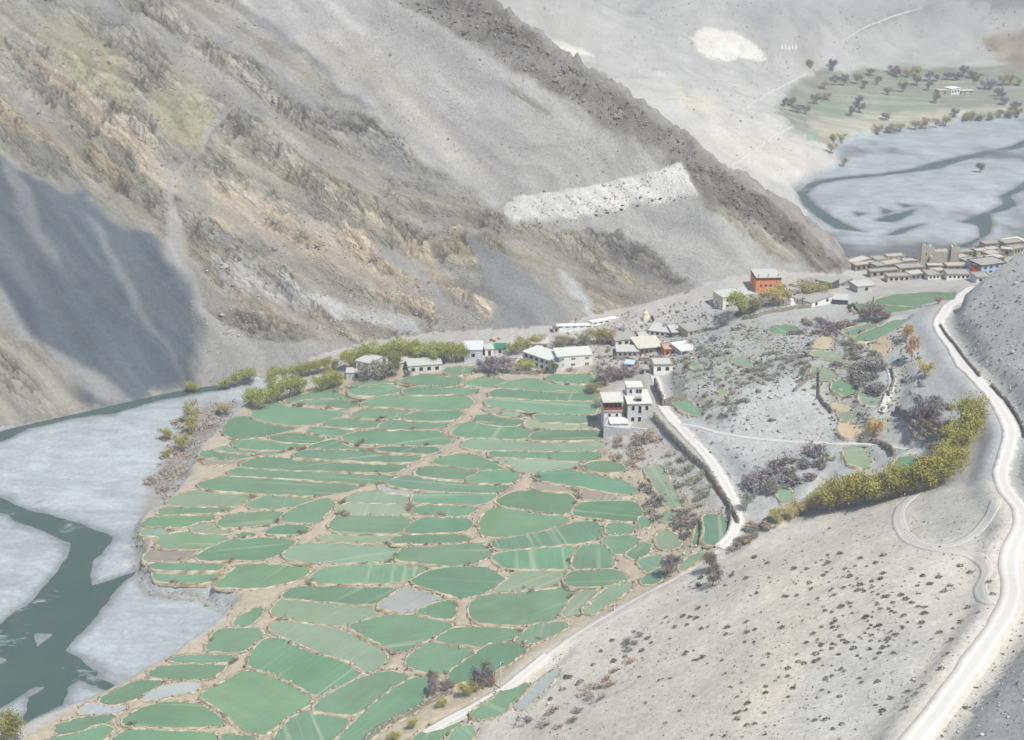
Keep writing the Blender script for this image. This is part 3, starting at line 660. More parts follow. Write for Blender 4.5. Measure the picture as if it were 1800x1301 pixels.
def n_warp(n, l, v):
    q = n.new('ShaderNodeTexNoise'); q.inputs['Scale'].default_value = 0.5; q.inputs['Detail'].default_value = 3; l.new(v, q.inputs['Vector'])
    a = n.new('ShaderNodeVectorMath'); a.operation = 'SCALE'; a.inputs[3].default_value = 6.0; l.new(q.outputs['Color'], a.inputs[0])
    b_ = n.new('ShaderNodeVectorMath'); b_.operation = 'ADD'; l.new(a.outputs[0], b_.inputs[0]); l.new(v, b_.inputs[1]); return b_.outputs[0]
def terrain_material(name, kind):
    m, n, l, b = mat(name)
    geo = n.new('ShaderNodeNewGeometry'); pos = geo.outputs['Position']
    at = N(n, 'ShaderNodeAttribute', attribute_name='col'); rk = N(n, 'ShaderNodeAttribute', attribute_name='rock')
    f1 = maprange(n, l, noise(n, l, pos, 0.9, 5, 0.65), 0.25, 0.75, 0.80, 1.20)
    f2 = maprange(n, l, noise(n, l, pos, 0.12, 4, 0.6), 0.25, 0.75, 0.90, 1.10)
    f3 = maprange(n, l, noise(n, l, pos, 3.5, 3, 0.7), 0.3, 0.7, 0.90, 1.10)
    col = scalec(n, l, scalec(n, l, scalec(n, l, at.outputs['Color'], f1), f2), f3)
    # pebbles and grit
    vo = n.new('ShaderNodeTexVoronoi'); vo.inputs['Scale'].default_value = {'gravel': 1.4, 'mountain': 0.55}.get(kind, 1.0); l.new(pos, vo.inputs['Vector'])
    peb = maprange(n, l, vo.outputs['Distance'], 0.05, 0.26, 1.0, 0.0)
    pebn = math_(n, l, 'MULTIPLY', peb, maprange(n, l, noise(n, l, pos, 0.35, 3), 0.5, 0.72, 0.0, 1.0 if kind != 'gravel' else 0.5))
    col = mixc(n, l, math_(n, l, 'MULTIPLY', pebn, 0.45), col, mixc(n, l, vo.outputs['Color'], c4(120, 116, 108), c4(214, 210, 200)))
    hgt = math_(n, l, 'ADD', noise(n, l, pos, 1.3, 6, 0.7), math_(n, l, 'MULTIPLY', pebn, 0.7))
    if kind == 'mountain':
        mp = n.new('ShaderNodeMapping'); mp.vector_type = 'TEXTURE'; l.new(pos, mp.inputs['Vector'])
        e = Matrix((Vector((0.70, -0.37, -0.61)), Vector((0.46, 0.88, 0.02)), Vector((0.53, -0.30, 0.79)))).transposed().to_euler()
        mp.inputs['Rotation'].default_value = e; mp.inputs['Scale'].default_value = (4.5, 1.0, 1.6)
        sv = mp.outputs['Vector']
        st = noise(n, l, sv, 0.34, 6, 0.62, 0.6); st2 = noise(n, l, sv, 0.95, 4, 0.6, 0.3)
        band = maprange(n, l, st, 0.38, 0.64, 0.0, 1.0); dark = maprange(n, l, st2, 0.56, 0.66, 0.0, 1.0)
        warm = maprange(n, l, noise(n, l, sv, 0.16, 3, 0.5), 0.42, 0.62, 0.0, 1.0)
        rc = mixc(n, l, band, scalec(n, l, col, 0.76), scalec(n, l, col, 1.2))
        rc = mixc(n, l, math_(n, l, 'MULTIPLY', warm, 0.08), rc, c4(200, 184, 152))
        rc = mixc(n, l, math_(n, l, 'MULTIPLY', dark, 0.7), rc, scalec(n, l, col, 0.58))  # dark seams paint in relief shading the sun barely gives
        fr = rk.outputs['Fac']
        vc = n.new('ShaderNodeTexVoronoi'); vc.feature = 'DISTANCE_TO_EDGE'; vc.inputs['Scale'].default_value = 0.42; l.new(mixc(n, l, 0.35, sv, n_warp(n, l, sv)), vc.inputs['Vector'])
        gap = maprange(n, l, vc.outputs['Distance'], 0.0, 0.07, 1.0, 0.0)
        rc = mixc(n, l, math_(n, l, 'MULTIPLY', gap, 0.75), rc, scalec(n, l, col, 0.5))  # shade in the gaps between blocks mixed into the colour
        col = mixc(n, l, fr, col, rc)
        # talus streaks run straight down the slope
        mp2 = n.new('ShaderNodeMapping'); mp2.vector_type = 'TEXTURE'; l.new(pos, mp2.inputs['Vector'])
        e2 = Matrix((Vector((0.56, -0.58, -0.58)), Vector((0.72, 0.69, 0.0)), Vector((0.40, -0.42, 0.81)))).transposed().to_euler()
        mp2.inputs['Rotation'].default_value = e2; mp2.inputs['Scale'].default_value = (14.0, 1.0, 2.0)
        ts = maprange(n, l, noise(n, l, mp2.outputs['Vector'], 0.25, 5, 0.6, 0.3), 0.3, 0.7, 0.90, 1.09)
        col = scalec(n, l, col, ts)
        hgt = math_(n, l, 'ADD', hgt, math_(n, l, 'MULTIPLY', math_(n, l, 'ADD', math_(n, l, 'MULTIPLY', st, 3.0), math_(n, l, 'MULTIPLY', st2, -2.2)), fr))
    if kind == 'gravel':
        wv = n.new('ShaderNodeMapping'); l.new(pos, wv.inputs['Vector']); wv.inputs['Scale'].default_value = (0.05, 0.16, 1); wv.inputs['Rotation'].default_value = (0, 0, 0.5)
        stx = maprange(n, l, noise(n, l, wv.outputs['Vector'], 1.0, 6, 0.62, 1.2), 0.36, 0.66, 0.84, 1.10)
        col = scalec(n, l, col, stx)
    bp = n.new('ShaderNodeBump'); bp.inputs['Strength'].default_value = {'mountain': 0.9, 'gravel': 0.35}.get(kind, 0.6)
    bp.inputs['Distance'].default_value = {'mountain': 0.8, 'gravel': 0.15}.get(kind, 0.3)
    l.new(hgt, bp.inputs['Height']); l.new(bp.outputs['Normal'], b.inputs['Normal'])
    l.new(col, b.inputs['Base Color'])
    return m
MT = {k: terrain_material('ground_' + k, k) for k in ('mountain', 'gravel', 'soil')}

# ------------------------------------------------------------------ terrain meshes, cut from one sheet
def tag(o, label=None, cat=None, group=None, kind=None):
    if label: o['label'] = label
    if cat: o['category'] = cat
    if group: o['group'] = group
    if kind: o['kind'] = kind
    return o
def mesh_np(name, V, Q, material, smooth=True, attrs=None, parent=None):
    """V verts (n,3), Q list/array of quads or tris"""
    me = bpy.data.meshes.new(name); Q = np.asarray(Q); k = Q.shape[1]
    me.vertices.add(len(V)); me.vertices.foreach_set('co', np.asarray(V, np.float32).ravel())
    me.loops.add(Q.size); me.loops.foreach_set('vertex_index', Q.astype(np.int32).ravel())
    me.polygons.add(len(Q)); me.polygons.foreach_set('loop_start', np.arange(0, Q.size, k, dtype=np.int32))
    me.polygons.foreach_set('loop_total', np.full(len(Q), k, np.int32))
    me.update(calc_edges=True); me.validate()
    if smooth: me.polygons.foreach_set('use_smooth', np.ones(len(Q), bool))
    for nm, arr in (attrs or {}).items():
        arr = np.asarray(arr, np.float32)
        if arr.ndim == 2:
            a = me.attributes.new(nm, 'FLOAT_COLOR', 'POINT'); a.data.foreach_set('color', np.c_[arr, np.ones(len(arr))].astype(np.float32).ravel())
        else:
            a = me.attributes.new(nm, 'FLOAT', 'POINT'); a.data.foreach_set('value', arr.ravel())
    if material: me.materials.append(material)
    o = bpy.data.objects.new(name, me); COL.objects.link(o)
    if parent: o.parent = parent
    return o
ny, nx = XX.shape
cid = np.zeros((ny - 1, nx - 1), int)            # 0 soil of the valley
def cen(A): return (A[:-1, :-1] + A[1:, 1:] + A[1:, :-1] + A[:-1, 1:]) / 4
cM = cen(isM.astype(float)) > 0.5; cS = cen(isS.astype(float)) > 0.5; cP = cen(inpl) > 0.5; cY = cen(YY); cpx = cen(PX); cpy = cen(PY)
cid[cP & (cY < 470)] = 1; cid[cP & (cY >= 470)] = 2
cid[(cY > 520) & ~cP] = 3
NH = poly_sd(cpx, cpy, pts('1480 895 1660 858 1770 852 1830 1000 1830 1400 690 1400 740 1310 880 1235 1000 1125 1250 990 1380 925')) > 0
cid[NH & (cY < 330) & ~cP] = 4
cid[cS] = 5; cid[cM] = 6
TNAMES = {0: ('valley_ground', 'soil'), 1: ('river_shore', 'gravel'), 2: ('far_river_shore', 'gravel'), 3: ('far_hill', 'soil'), 4: ('near_hill', 'soil'), 5: ('scree_hill', 'soil'), 6: ('mountain', 'mountain')}
vid = np.arange(ny * nx).reshape(ny, nx)
quads = np.stack([vid[:-1, :-1], vid[:-1, 1:], vid[1:, 1:], vid[1:, :-1]], -1)
VV = np.c_[XX.ravel(), YY.ravel(), ZG.ravel()]; CC = np.clip(colr, 0.01, 0.9).reshape(-1, 3); RR = rock.ravel()
for k, (nm, mk) in TNAMES.items():
    q = quads[cid == k]
    u, inv = np.unique(q.ravel(), return_inverse=True)
    o = mesh_np(nm, VV[u], inv.reshape(-1, 4), MT[mk], True, {'col': CC[u], 'rock': RR[u]})
    tag(o, kind='structure')
# water sheets
def water_material():
    m, n, l, b = mat('river_water')
    geo = n.new('ShaderNodeNewGeometry'); pos = geo.outputs['Position']
    mp = n.new('ShaderNodeMapping'); l.new(pos, mp.inputs['Vector']); mp.inputs['Rotation'].default_value = (0, 0, -0.75); mp.inputs['Scale'].default_value = (0.3, 1, 1)
    v = mp.outputs['Vector']
    foam = maprange(n, l, math_(n, l, 'MULTIPLY', noise(n, l, v, 0.9, 5, 0.7, 1.0), maprange(n, l, noise(n, l, pos, 0.05, 3), 0.45, 0.68, 0.55, 1.15)), 0.52, 0.66, 0.0, 0.6)
    deep = mixc(n, l, noise(n, l, pos, 0.06, 4), c4(82, 102, 98), c4(102, 120, 112))
    l.new(mixc(n, l, foam, deep, c4(200, 208, 208)), b.inputs['Base Color'])
    b.inputs['Roughness'].default_value = 0.4; b.inputs['Specular IOR Level'].default_value = 0.1
    bp = n.new('ShaderNodeBump'); bp.inputs['Strength'].default_value = 0.35; bp.inputs['Distance'].default_value = 0.15
    l.new(noise(n, l, v, 1.6, 4), bp.inputs['Height']); l.new(bp.outputs['Normal'], b.inputs['Normal'])
    return m
WM = water_material()
def sheet(name, poly, z, m, kind):
    bm = bmesh.new(); bm.faces.new([bm.verts.new((p[0], p[1], z)) for p in poly]); bmesh.ops.triangulate(bm, faces=bm.faces[:])
    me = bpy.data.meshes.new(name); bm.to_mesh(me); bm.free(); me.materials.append(m)
    o = bpy.data.objects.new(name, me); COL.objects.link(o); tag(o, kind=kind); return o
def box_of(polys, grow):
    a = np.concatenate([np.array(p) for p in polys]); lo = a.min(0) - grow; hi = a.max(0) + grow
    return [(lo[0], lo[1]), (hi[0], lo[1]), (hi[0], hi[1]), (lo[0], hi[1])]
bxn = box_of(WATER_NEAR, 5); bxn = [(x, min(y, 480)) for x, y in bxn]
sheet('river_water', bxn, 0.0, WM, 'structure')
bxf = box_of(WATER_FAR, 5); bxf = [(x, max(y, 481)) for x, y in bxf]
sheet('far_river_water', bxf, 0.6, WM, 'structure')
# road ribbons
def road_material():
    m, n, l, b = mat('dirt_road')
    geo = n.new('ShaderNodeNewGeometry'); pos = geo.outputs['Position']
    ac = N(n, 'ShaderNodeAttribute', attribute_name='across')
    rut = math_(n, l, 'ABSOLUTE', math_(n, l, 'SUBTRACT', math_(n, l, 'ABSOLUTE', ac.outputs['Fac']), 0.45))
    tr = maprange(n, l, rut, 0.05, 0.25, 1.06, 0.93)
    edge = maprange(n, l, math_(n, l, 'ADD', math_(n, l, 'ABSOLUTE', ac.outputs['Fac']), maprange(n, l, noise(n, l, pos, 0.5, 4), 0.3, 0.7, -0.25, 0.25)), 0.62, 0.98, 0.0, 1.0)
    base = mixc(n, l, noise(n, l, pos, 0.6, 5, 0.65), c4(226, 222, 213), c4(243, 240, 232))
    gc = N(n, 'ShaderNodeAttribute', attribute_name='col')
    col = mixc(n, l, edge, base, scalec(n, l, gc.outputs['Color'], maprange(n, l, noise(n, l, pos, 0.9, 5, 0.65), 0.25, 0.75, 0.88, 1.12)))
    wk = N(n, 'ShaderNodeAttribute', attribute_name='worn')
    col = mixc(n, l, wk.outputs['Fac'], scalec(n, l, gc.outputs['Color'], 1.0), col)
    l.new(scalec(n, l, col, tr), b.inputs['Base Color'])
    bp = n.new('ShaderNodeBump'); bp.inputs['Strength'].default_value = 0.4; bp.inputs['Distance'].default_value = 0.1
    l.new(noise(n, l, pos, 2.0, 5, 0.7), bp.inputs['Height']); l.new(bp.outputs['Normal'], b.inputs['Normal'])
    return m
RM = road_material()
for nm, lb, wid, c in road_data:
    sg = np.r_[0, np.cumsum(np.linalg.norm(np.diff(c[:, :2], axis=0), axis=1))]; tt = np.arange(0, sg[-1], 1.0); c2 = np.c_[np.interp(tt, sg, c[:, 0]), np.interp(tt, sg, c[:, 1]), np.interp(tt, sg, c[:, 2])]
    for _ in range(3): c2[1:-1] = (c2[:-2] + 2 * c2[1:-1] + c2[2:]) / 4
    T = np.gradient(c2[:, :2], axis=0); T /= np.linalg.norm(T, axis=1)[:, None] + 1e-9
    Nn = np.c_[-T[:, 1], T[:, 0]]; offs = np.r_[-1.1, np.linspace(-1, 1, 7), 1.1]; V = []; A = []; GC = []; WK = []
    for i, p in enumerate(c2):
        ww = wid * 0.5 * (1 + 0.14 * mnoise.noise(Vector((i * 0.16, wid, 3.1))))
        for o_ in offs:
            xy = p[:2] + Nn[i] * o_ * ww
            V.append((xy[0], xy[1], (max(p[2], float(interp(ZG, xy[0], xy[1]))) if nm != 'track' else float(interp(ZG, xy[0], xy[1]))) + (0.09 - 0.05 * abs(o_) if abs(o_) <= 1 else -0.45))); A.append(o_); GC.append(interp(colr[..., 0], *xy)); GC.append(interp(colr[..., 1], *xy)); GC.append(interp(colr[..., 2], *xy)); WK.append({'road': 1.0, 'path': 0.8, 'track': 0.55}[nm])
    Q = [(i * 9 + j, i * 9 + j + 1, (i + 1) * 9 + j + 1, (i + 1) * 9 + j) for i in range(len(c2) - 1) for j in range(8)]
    o = mesh_np(nm, V, Q, RM, True, {'across': np.array(A), 'col': np.array(GC).reshape(-1, 3), 'worn': np.array(WK)}); tag(o, lb, None, None, 'structure')

# ------------------------------------------------------------------ field objects
def field_material():
    m, n, l, b = mat('crop')
    geo = n.new('ShaderNodeNewGeometry'); pos = geo.outputs['Position']; oi = n.new('ShaderNodeObjectInfo')
    ty = N(n, 'ShaderNodeAttribute', attribute_name='ftype'); rw_ = N(n, 'ShaderNodeAttribute', attribute_name='rows')
    base = N(n, 'ShaderNodeAttribute', attribute_name='col')
    rowv = n.new('ShaderNodeCombineXYZ'); l.new(rw_.outputs['Fac'], rowv.inputs[0])
    al = N(n, 'ShaderNodeAttribute', attribute_name='along')
    l.new(math_(n, l, 'MULTIPLY', al.outputs['Fac'], 0.03), rowv.inputs[1])
    fine = maprange(n, l, noise(n, l, rowv.outputs[0], 1.7, 3, 0.6), 0.3, 0.7, 0.93, 1.07)
    lines = maprange(n, l, noise(n, l, rowv.outputs[0], 0.55, 2, 0.4), 0.62, 0.70, 0.0, 1.0)
    patch = maprange(n, l, noise(n, l, pos, 0.09, 4, 0.6), 0.3, 0.7, 0.88, 1.12)
    thin = maprange(n, l, noise(n, l, pos, 0.16, 5, 0.65), 0.56, 0.78, 0.0, 0.55)
    col = scalec(n, l, scalec(n, l, base.outputs['Color'], fine), patch)
    col = mixc(n, l, math_(n, l, 'MULTIPLY', thin, 0.55), col, c4(170, 172, 152))
    col = mixc(n, l, math_(n, l, 'MULTIPLY', lines, 0.42), col, c4(190, 200, 172))
    l.new(col, b.inputs['Base Color'])
    bp = n.new('ShaderNodeBump'); bp.inputs['Strength'].default_value = 0.5; bp.inputs['Distance'].default_value = 0.15
    l.new(math_(n, l, 'ADD', noise(n, l, pos, 2.5, 4, 0.7), math_(n, l, 'MULTIPLY', noise(n, l, rowv.outputs[0], 1.7, 3, 0.6), 0.8)), bp.inputs['Height'])
    l.new(bp.outputs['Normal'], b.inputs['Normal'])
    return m
FM = field_material()
def bank_material():
    m, n, l, b = mat('bank_stone')
    geo = n.new('ShaderNodeNewGeometry'); pos = geo.outputs['Position']
    c = N(n, 'ShaderNodeAttribute', attribute_name='col')
    l.new(scalec(n, l, c.outputs['Color'], maprange(n, l, noise(n, l, pos, 2.2, 4, 0.65), 0.25, 0.75, 0.8, 1.2)), b.inputs['Base Color'])
    return m
BM = bank_material()
# one low-poly stone, jittered per copy inside a joined mesh
_oct = np.array([(1, 0, 0), (-1, 0, 0), (0, 1, 0), (0, -1, 0), (0, 0, 1), (0, 0, -1), (.6, .6, .55), (-.6, .6, .5), (-.6, -.6, .55), (.6, -.6, .5)], float)
_octf = np.array([(6, 4, 0), (6, 2, 4), (6, 0, 2), (7, 4, 2), (7, 1, 4), (7, 2, 1), (8, 4, 1), (8, 3, 4), (8, 1, 3), (9, 4, 3), (9, 0, 4), (9, 3, 0), (0, 5, 2), (2, 5, 1), (1, 5, 3), (3, 5, 0)])
def stones(C, S, rng, cols, flat=0.7):
    """centres (n,3), sizes (n,) -> V, tris, colours"""
    n = len(C); k = len(_oct)
    B = _oct[None] * (1 + 0.35 * rng.normal(size=(n, k, 1))) * (S[:, None, None] * np.stack([1 + .3 * rng.normal(size=n), 1 + .3 * rng.normal(size=n), flat * (1 + .2 * rng.normal(size=n))], -1)[:, None, :])
    a = rng.uniform(0, 6.28, n); ca, sa = np.cos(a)[:, None], np.sin(a)[:, None]
    X = B[..., 0] * ca - B[..., 1] * sa; Y = B[..., 0] * sa + B[..., 1] * ca
    V = np.stack([X, Y, B[..., 2]], -1) + C[:, None, :]
    T = _octf[None] + (np.arange(n) * k)[:, None, None]
    cc = np.repeat(cols, k, axis=0)
    return V.reshape(-1, 3), T.reshape(-1, 3), cc
FCOL = {'g': (128, 158, 130), 'p': (148, 167, 142), 'f': (180, 182, 178), 'b': (168, 160, 148), 't': (203, 190, 160)}
FWORD = {'g': 'green', 'p': 'pale green', 'f': 'bare grey', 'b': 'bare brown', 't': 'tan stubble'}
def field_label(typ, P, pxc, pyc):
    a = P[:, :2]; c = a.mean(0); u, s, vt = np.linalg.svd(a - c); ext = s / math.sqrt(len(a)) * 2.8
    area = 0.5 * abs(np.dot(a[:, 0], np.roll(a[:, 1], 1)) - np.dot(a[:, 1], np.roll(a[:, 0], 1)))
    shp = 'long narrow' if ext[0] > 3.2 * ext[1] else ('small' if area < 130 else ('broad' if area > 620 else 'medium sized'))
    LM = [('the old village and the monastery', 1500, 520), ('the orange bare tree', 1600, 640), ('the golden orange tree', 1530, 770), ('the yellow poplar row', 1520, 880), ('the stony slope above the road corner', 1280, 660), ('the tall dark wall above the road', 1175, 700),
          ('the bend of the lower road', 1290, 935), ('the bare grey tree at the hill foot', 1180, 1010), ('the tan brown bushes', 1110, 800), ('the three storey house', 1050, 725), ('the purple trees above the three storey house', 1060, 668), ('the big white house', 975, 660),
          ('the purple thicket below the village', 870, 662), ('the long grey white house', 750, 660), ('the willow bushes at the village edge', 640, 680), ('the willows at the field edge', 500, 715), ('the dry willows on the gravel', 380, 770), ('the narrow grey plot', 695, 862), ('the brown bare strip', 985, 857),
          ('the main footpath junction between the terraces', 790, 800), ('the brown bare plot on the river bank', 300, 975), ('the eroded gully in the river bank', 420, 1065), ('the grey fallow plot', 722, 1055), ('the short pale post beside the hill path', 1050, 1060), ('the pale utility pole', 880, 1190), ('the purple tree in the field corner', 765, 1200),
          ('the pale grey plots by the water', 270, 1225), ('the yellow bush trees along the hill path', 720, 1290), ('the wide riverbank terrace corner', 280, 890), ('the middle stone path', 560, 900), ('the brown weed bank', 650, 995), ('the long stepped bank', 860, 960), ('the lowest footpath fork', 480, 1260), ('the grass track below the fallow plot', 560, 1140), ('the hill foot', 960, 1090)]
    near = sorted(LM, key=lambda q: math.hypot(q[1] - pxc, 1.6 * (q[2] - pyc)))[0]; dd = math.hypot(near[1] - pxc, 1.6 * (near[2] - pyc))
    tpos = (a - c) @ vt[0]; tw = np.abs((a - c) @ vt[1]); wl = tw[tpos < -ext[0] * .25].max(initial=0) + .01; wr = tw[tpos > ext[0] * .25].max(initial=0) + .01
    if max(wl, wr) > 1.9 * min(wl, wr): shp = shp + ' wedge shaped'
    where = ('beside ' if dd < 62 else 'a short way from ') + near[1 - 1]
    return f'{shp} {FWORD[typ]} field {where}', f'terraced fields round {near[0]}'
rngf = np.random.default_rng(5)
for typ, P, c, g, k0 in fields:
    mm = bmesh.new(); n = len(P)
    vs_ = [mm.verts.new(p) for p in P]; vb = [mm.verts.new(p - np.array((0, 0, 1.1))) for p in P]
    f = mm.faces.new(vs_)
    for i in range(n): mm.faces.new((vs_[i], vb[i], vb[(i + 1) % n], vs_[(i + 1) % n]))
    bmesh.ops.recalc_face_normals(mm, faces=mm.faces[:])
    bmesh.ops.triangulate(mm, faces=[f])
    me = bpy.data.meshes.new('field'); mm.to_mesh(me); mm.free(); me.materials.append(FM)
    a = P[:, :2]; u, s, vt = np.linalg.svd(a - a.mean(0)); ax = vt[0]
    ang = math.atan2(ax[1], ax[0]) + rngf.choice([0.0, 0.0, 0.35, 0.9, 1.57]) ; dv = np.array((math.cos(ang), math.sin(ang))); dn = np.array((-dv[1], dv[0]))
    co = np.array([v.co[:2] for v in me.vertices])
    for nm, val in (('rows', co @ dn), ('along', co @ dv)):
        at = me.attributes.new(nm, 'FLOAT', 'POINT'); at.data.foreach_set('value', val.astype(np.float32))
    cc = alb(*FCOL[typ]) * (1 + 0.07 * rngf.normal()) * np.array((1 + 0.05 * rngf.normal(), 1, 1 + 0.04 * rngf.normal()))
    at = me.attributes.new('col', 'FLOAT_COLOR', 'POINT'); at.data.foreach_set('color', np.tile(np.r_[np.clip(cc, 0.01, 0.8), 1], len(co)).astype(np.float32))
    o = bpy.data.objects.new('field', me); COL.objects.link(o)
    pxc, pyc = project(P[:, 0].mean(), P[:, 1].mean(), P[:, 2].mean())
    lb, gr = field_label(typ, P, float(pxc), float(pyc)); tag(o, lb, 'field', gr, 'thing')
    # rubble bank round it
    Q = np.vstack([P, P[:1]]); seg = np.linalg.norm(np.diff(Q[:, :2], axis=0), axis=1); cum = np.r_[0, np.cumsum(seg)]
    L = cum[-1]; ns = int(L * 3.4)
    t = rngf.uniform(0, L, ns); x = np.interp(t, cum, Q[:, 0]); y = np.interp(t, cum, Q[:, 1])
    dx, dy = x - c[0], y - c[1]; r = np.hypot(dx, dy) + 1e-6
    off = np.abs(rngf.normal(0.30, 0.30, ns))
    x += dx / r * off; y += dy / r * off
    if len(x):
        pl = k0 + g[0] * (x - c[0]) + g[1] * (y - c[1])
        z = np.maximum(interp(ZG, x, y), pl - 0.45) + rngf.uniform(-0.02, 0.26, ns)
        S = rngf.uniform(0.10, 0.24, ns) * rngf.choice([1, 1, 1, 1.5], ns)
        shade = rngf.choice(5, ns, p=[.36, .26, .14, .14, .10])
        pal = np.array([alb(200, 190, 168), alb(184, 174, 152), alb(160, 148, 126), alb(212, 204, 186), alb(128, 116, 98)])
        Pn = P[:, :2] - c[:2]; tgn = np.roll(P[:, :2], -1, 0) - np.roll(P[:, :2], 1, 0); tgn /= np.linalg.norm(tgn, axis=1)[:, None] + 1e-9; on = np.c_[tgn[:, 1], -tgn[:, 0]]; on *= np.sign((on * Pn).sum(1).sum())
        BV = []; BC = []
        bh = np.clip(0.5 + 1.1 * perlin(P[:, 0] / 4.0 + 3, P[:, 1] / 4.0), 0.0, 1.2)
        bpal = np.array([alb(212, 203, 178), alb(190, 178, 152), alb(160, 146, 120), alb(150, 142, 122), alb(178, 176, 146)])
        for q_, (o_, dz_) in enumerate(((-.10, -.03), (.18, .16), (.42, .02), (.75, -.75))):
            jj = rngf.normal(0, .10, len(P)); BV.append(np.c_[P[:, :2] + on * (o_ + jj)[:, None], P[:, 2] + (dz_ * bh if dz_ > 0 else dz_) + rngf.normal(0, .05, len(P))])
            BC.append(bpal[rngf.choice(5, len(P), p=[.3, .32, .16, .12, .1] if q_ < 3 else [.1, .3, .3, .25, .05])] * (1 + rngf.normal(0, .10, (len(P), 1))))
        nP_ = len(P); ii = np.arange(nP_); i2 = (ii + 1) % nP_; BT = np.vstack([np.r_[np.c_[k_ * nP_ + ii, k_ * nP_ + i2, k_ * nP_ + nP_ + i2], np.c_[k_ * nP_ + ii, k_ * nP_ + nP_ + i2, k_ * nP_ + nP_ + ii]] for k_ in range(3)]); BV = np.vstack(BV); BC = np.vstack(BC)
        V, T, cols = stones(np.c_[x, y, z], S, rngf, pal[shade])
        T = np.vstack([BT, T + len(BV)]); V = np.vstack([BV, V]); cols = np.vstack([BC, cols])
        bo = mesh_np('stone_bank', V, T, BM, False, {'col': cols}, parent=o); bo['kind'] = 'stuff'

# ------------------------------------------------------------------ buildings
_mc = {}
def paint_mat(name, rgb, var=0.10, scale=0.8, rough=0.9):
    key = (name, tuple(rgb))
    if key in _mc: return _mc[key]
    m, n, l, b = mat(name); geo = n.new('ShaderNodeNewGeometry'); pos = geo.outputs['Position']
    base = n.new('ShaderNodeRGB'); base.outputs[0].default_value = tuple(float(q) for q in np.clip(alb(*rgb) * 1.12, .01, .8)) + (1,)
    f = maprange(n, l, noise(n, l, pos, scale, 5, 0.65), 0.25, 0.75, 1 - var, 1 + var)
    mp = n.new('ShaderNodeMapping'); l.new(pos, mp.inputs['Vector']); mp.inputs['Scale'].default_value = (2.0, 2.0, 0.25)
    f2 = maprange(n, l, noise(n, l, mp.outputs['Vector'], 1.2, 4, 0.6), 0.3, 0.75, 1 - var * 0.8, 1 + var * 0.5)
    l.new(scalec(n, l, scalec(n, l, base.outputs[0], f), f2), b.inputs['Base Color']); b.inputs['Roughness'].default_value = rough
    bp = n.new('ShaderNodeBump'); bp.inputs['Strength'].default_value = 0.3; bp.inputs['Distance'].default_value = 0.06
    l.new(noise(n, l, pos, 3.0, 4, 0.7), bp.inputs['Height']); l.new(bp.outputs['Normal'], b.inputs['Normal'])
    _mc[key] = m; return m
DARK = paint_mat('window_dark', (66, 68, 72), 0.05); WOODD = paint_mat('dark_wood', (96, 84, 74), 0.2)
WOODL = paint_mat('firewood', (132, 120, 104), 0.3, 2.5); FRAME = paint_mat('window_frame', (150, 140, 128), 0.1); WHITEF = paint_mat('white_frame', (235, 235, 232), 0.05)
def boxm(name, x0, x1, y0, y1, z0, z1, m, parent, taper=0.0):
    t = taper
    V = [(x0 - t, y0 - t, z0), (x1 + t, y0 - t, z0), (x1 + t, y1 + t, z0), (x0 - t, y1 + t, z0), (x0, y0, z1), (x1, y0, z1), (x1, y1, z1), (x0, y1, z1)]
    me = bpy.data.meshes.new(name); me.from_pydata(V, [], [(0, 3, 2, 1), (4, 5, 6, 7), (0, 1, 5, 4), (1, 2, 6, 5), (2, 3, 7, 6), (3, 0, 4, 7)])
    me.materials.append(m); o = bpy.data.objects.new(name, me); COL.objects.link(o); o.parent = parent; return o
def gz(x, y): return float(interp(ZG, np.float64(x), np.float64(y)))
def pxm(p): return F / (p[1] * CP - (p[2] - CAMH) * SP)          # photo pixels per metre at a place
def frame_at(A, B):
    a = hit(A[0], A[1], ZG); b = hit(B[0], B[1], ZG); z = min(a[2], b[2])
    if abs(a[2] - b[2]) > 1.5 or abs(a[1] - b[1]) > 30:           # the ground hides a corner: keep it level with the other
        z = a[2]; b = at_z(B[0], B[1], z)
    else: z = (a[2] + b[2]) / 2
    d = b[:2] - a[:2]; return a, z, math.atan2(d[1], d[0]), float(np.linalg.norm(d))
def root_at(name, a, z, ang):
    r = bpy.data.objects.new(name, None); r.empty_display_size = 0.5; COL.objects.link(r); r.location = (a[0], a[1], z); r.rotation_euler = (0, 0, ang); return r
def windows(r, x0, x1, z0, floors, fh, n, y, side='front', small=False, w=1.0, hgt=1.15, fm=None, yl=0, yr=0):
    for f_ in range(floors):
        for i in range(n):
            t = (i + 0.5) / n
            zc = z0 + f_ * fh + fh * 0.55; hw = w * 0.5; hh = min(hgt, fh * 0.5) * 0.5
            if side == 'front':
                cx = x0 + (x1 - x0) * t
                wo = boxm('window', cx - hw, cx + hw, y - 0.05, y + 0.1, zc - hh, zc + hh, DARK if small else (fm or FRAME), r)
                if not small: boxm('pane', cx - hw * .74, cx + hw * .74, y - 0.09, y + 0.05, zc - hh * .76, zc + hh * .76, DARK, wo)
            else:
                cy = yl + (yr - yl) * t; xx = x0 if side == 'left' else x1; s = -1 if side == 'left' else 1
                wo = boxm('window', min(xx + s * .05, xx - s * .1), max(xx + s * .05, xx - s * .1), cy - hw, cy + hw, zc - hh, zc + hh, DARK if small else (fm or FRAME), r)
                if not small: boxm('pane', min(xx + s * .09, xx), max(xx + s * .09, xx), cy - hw * .74, cy + hw * .74, zc - hh * .76, zc + hh * .76, DARK, wo)
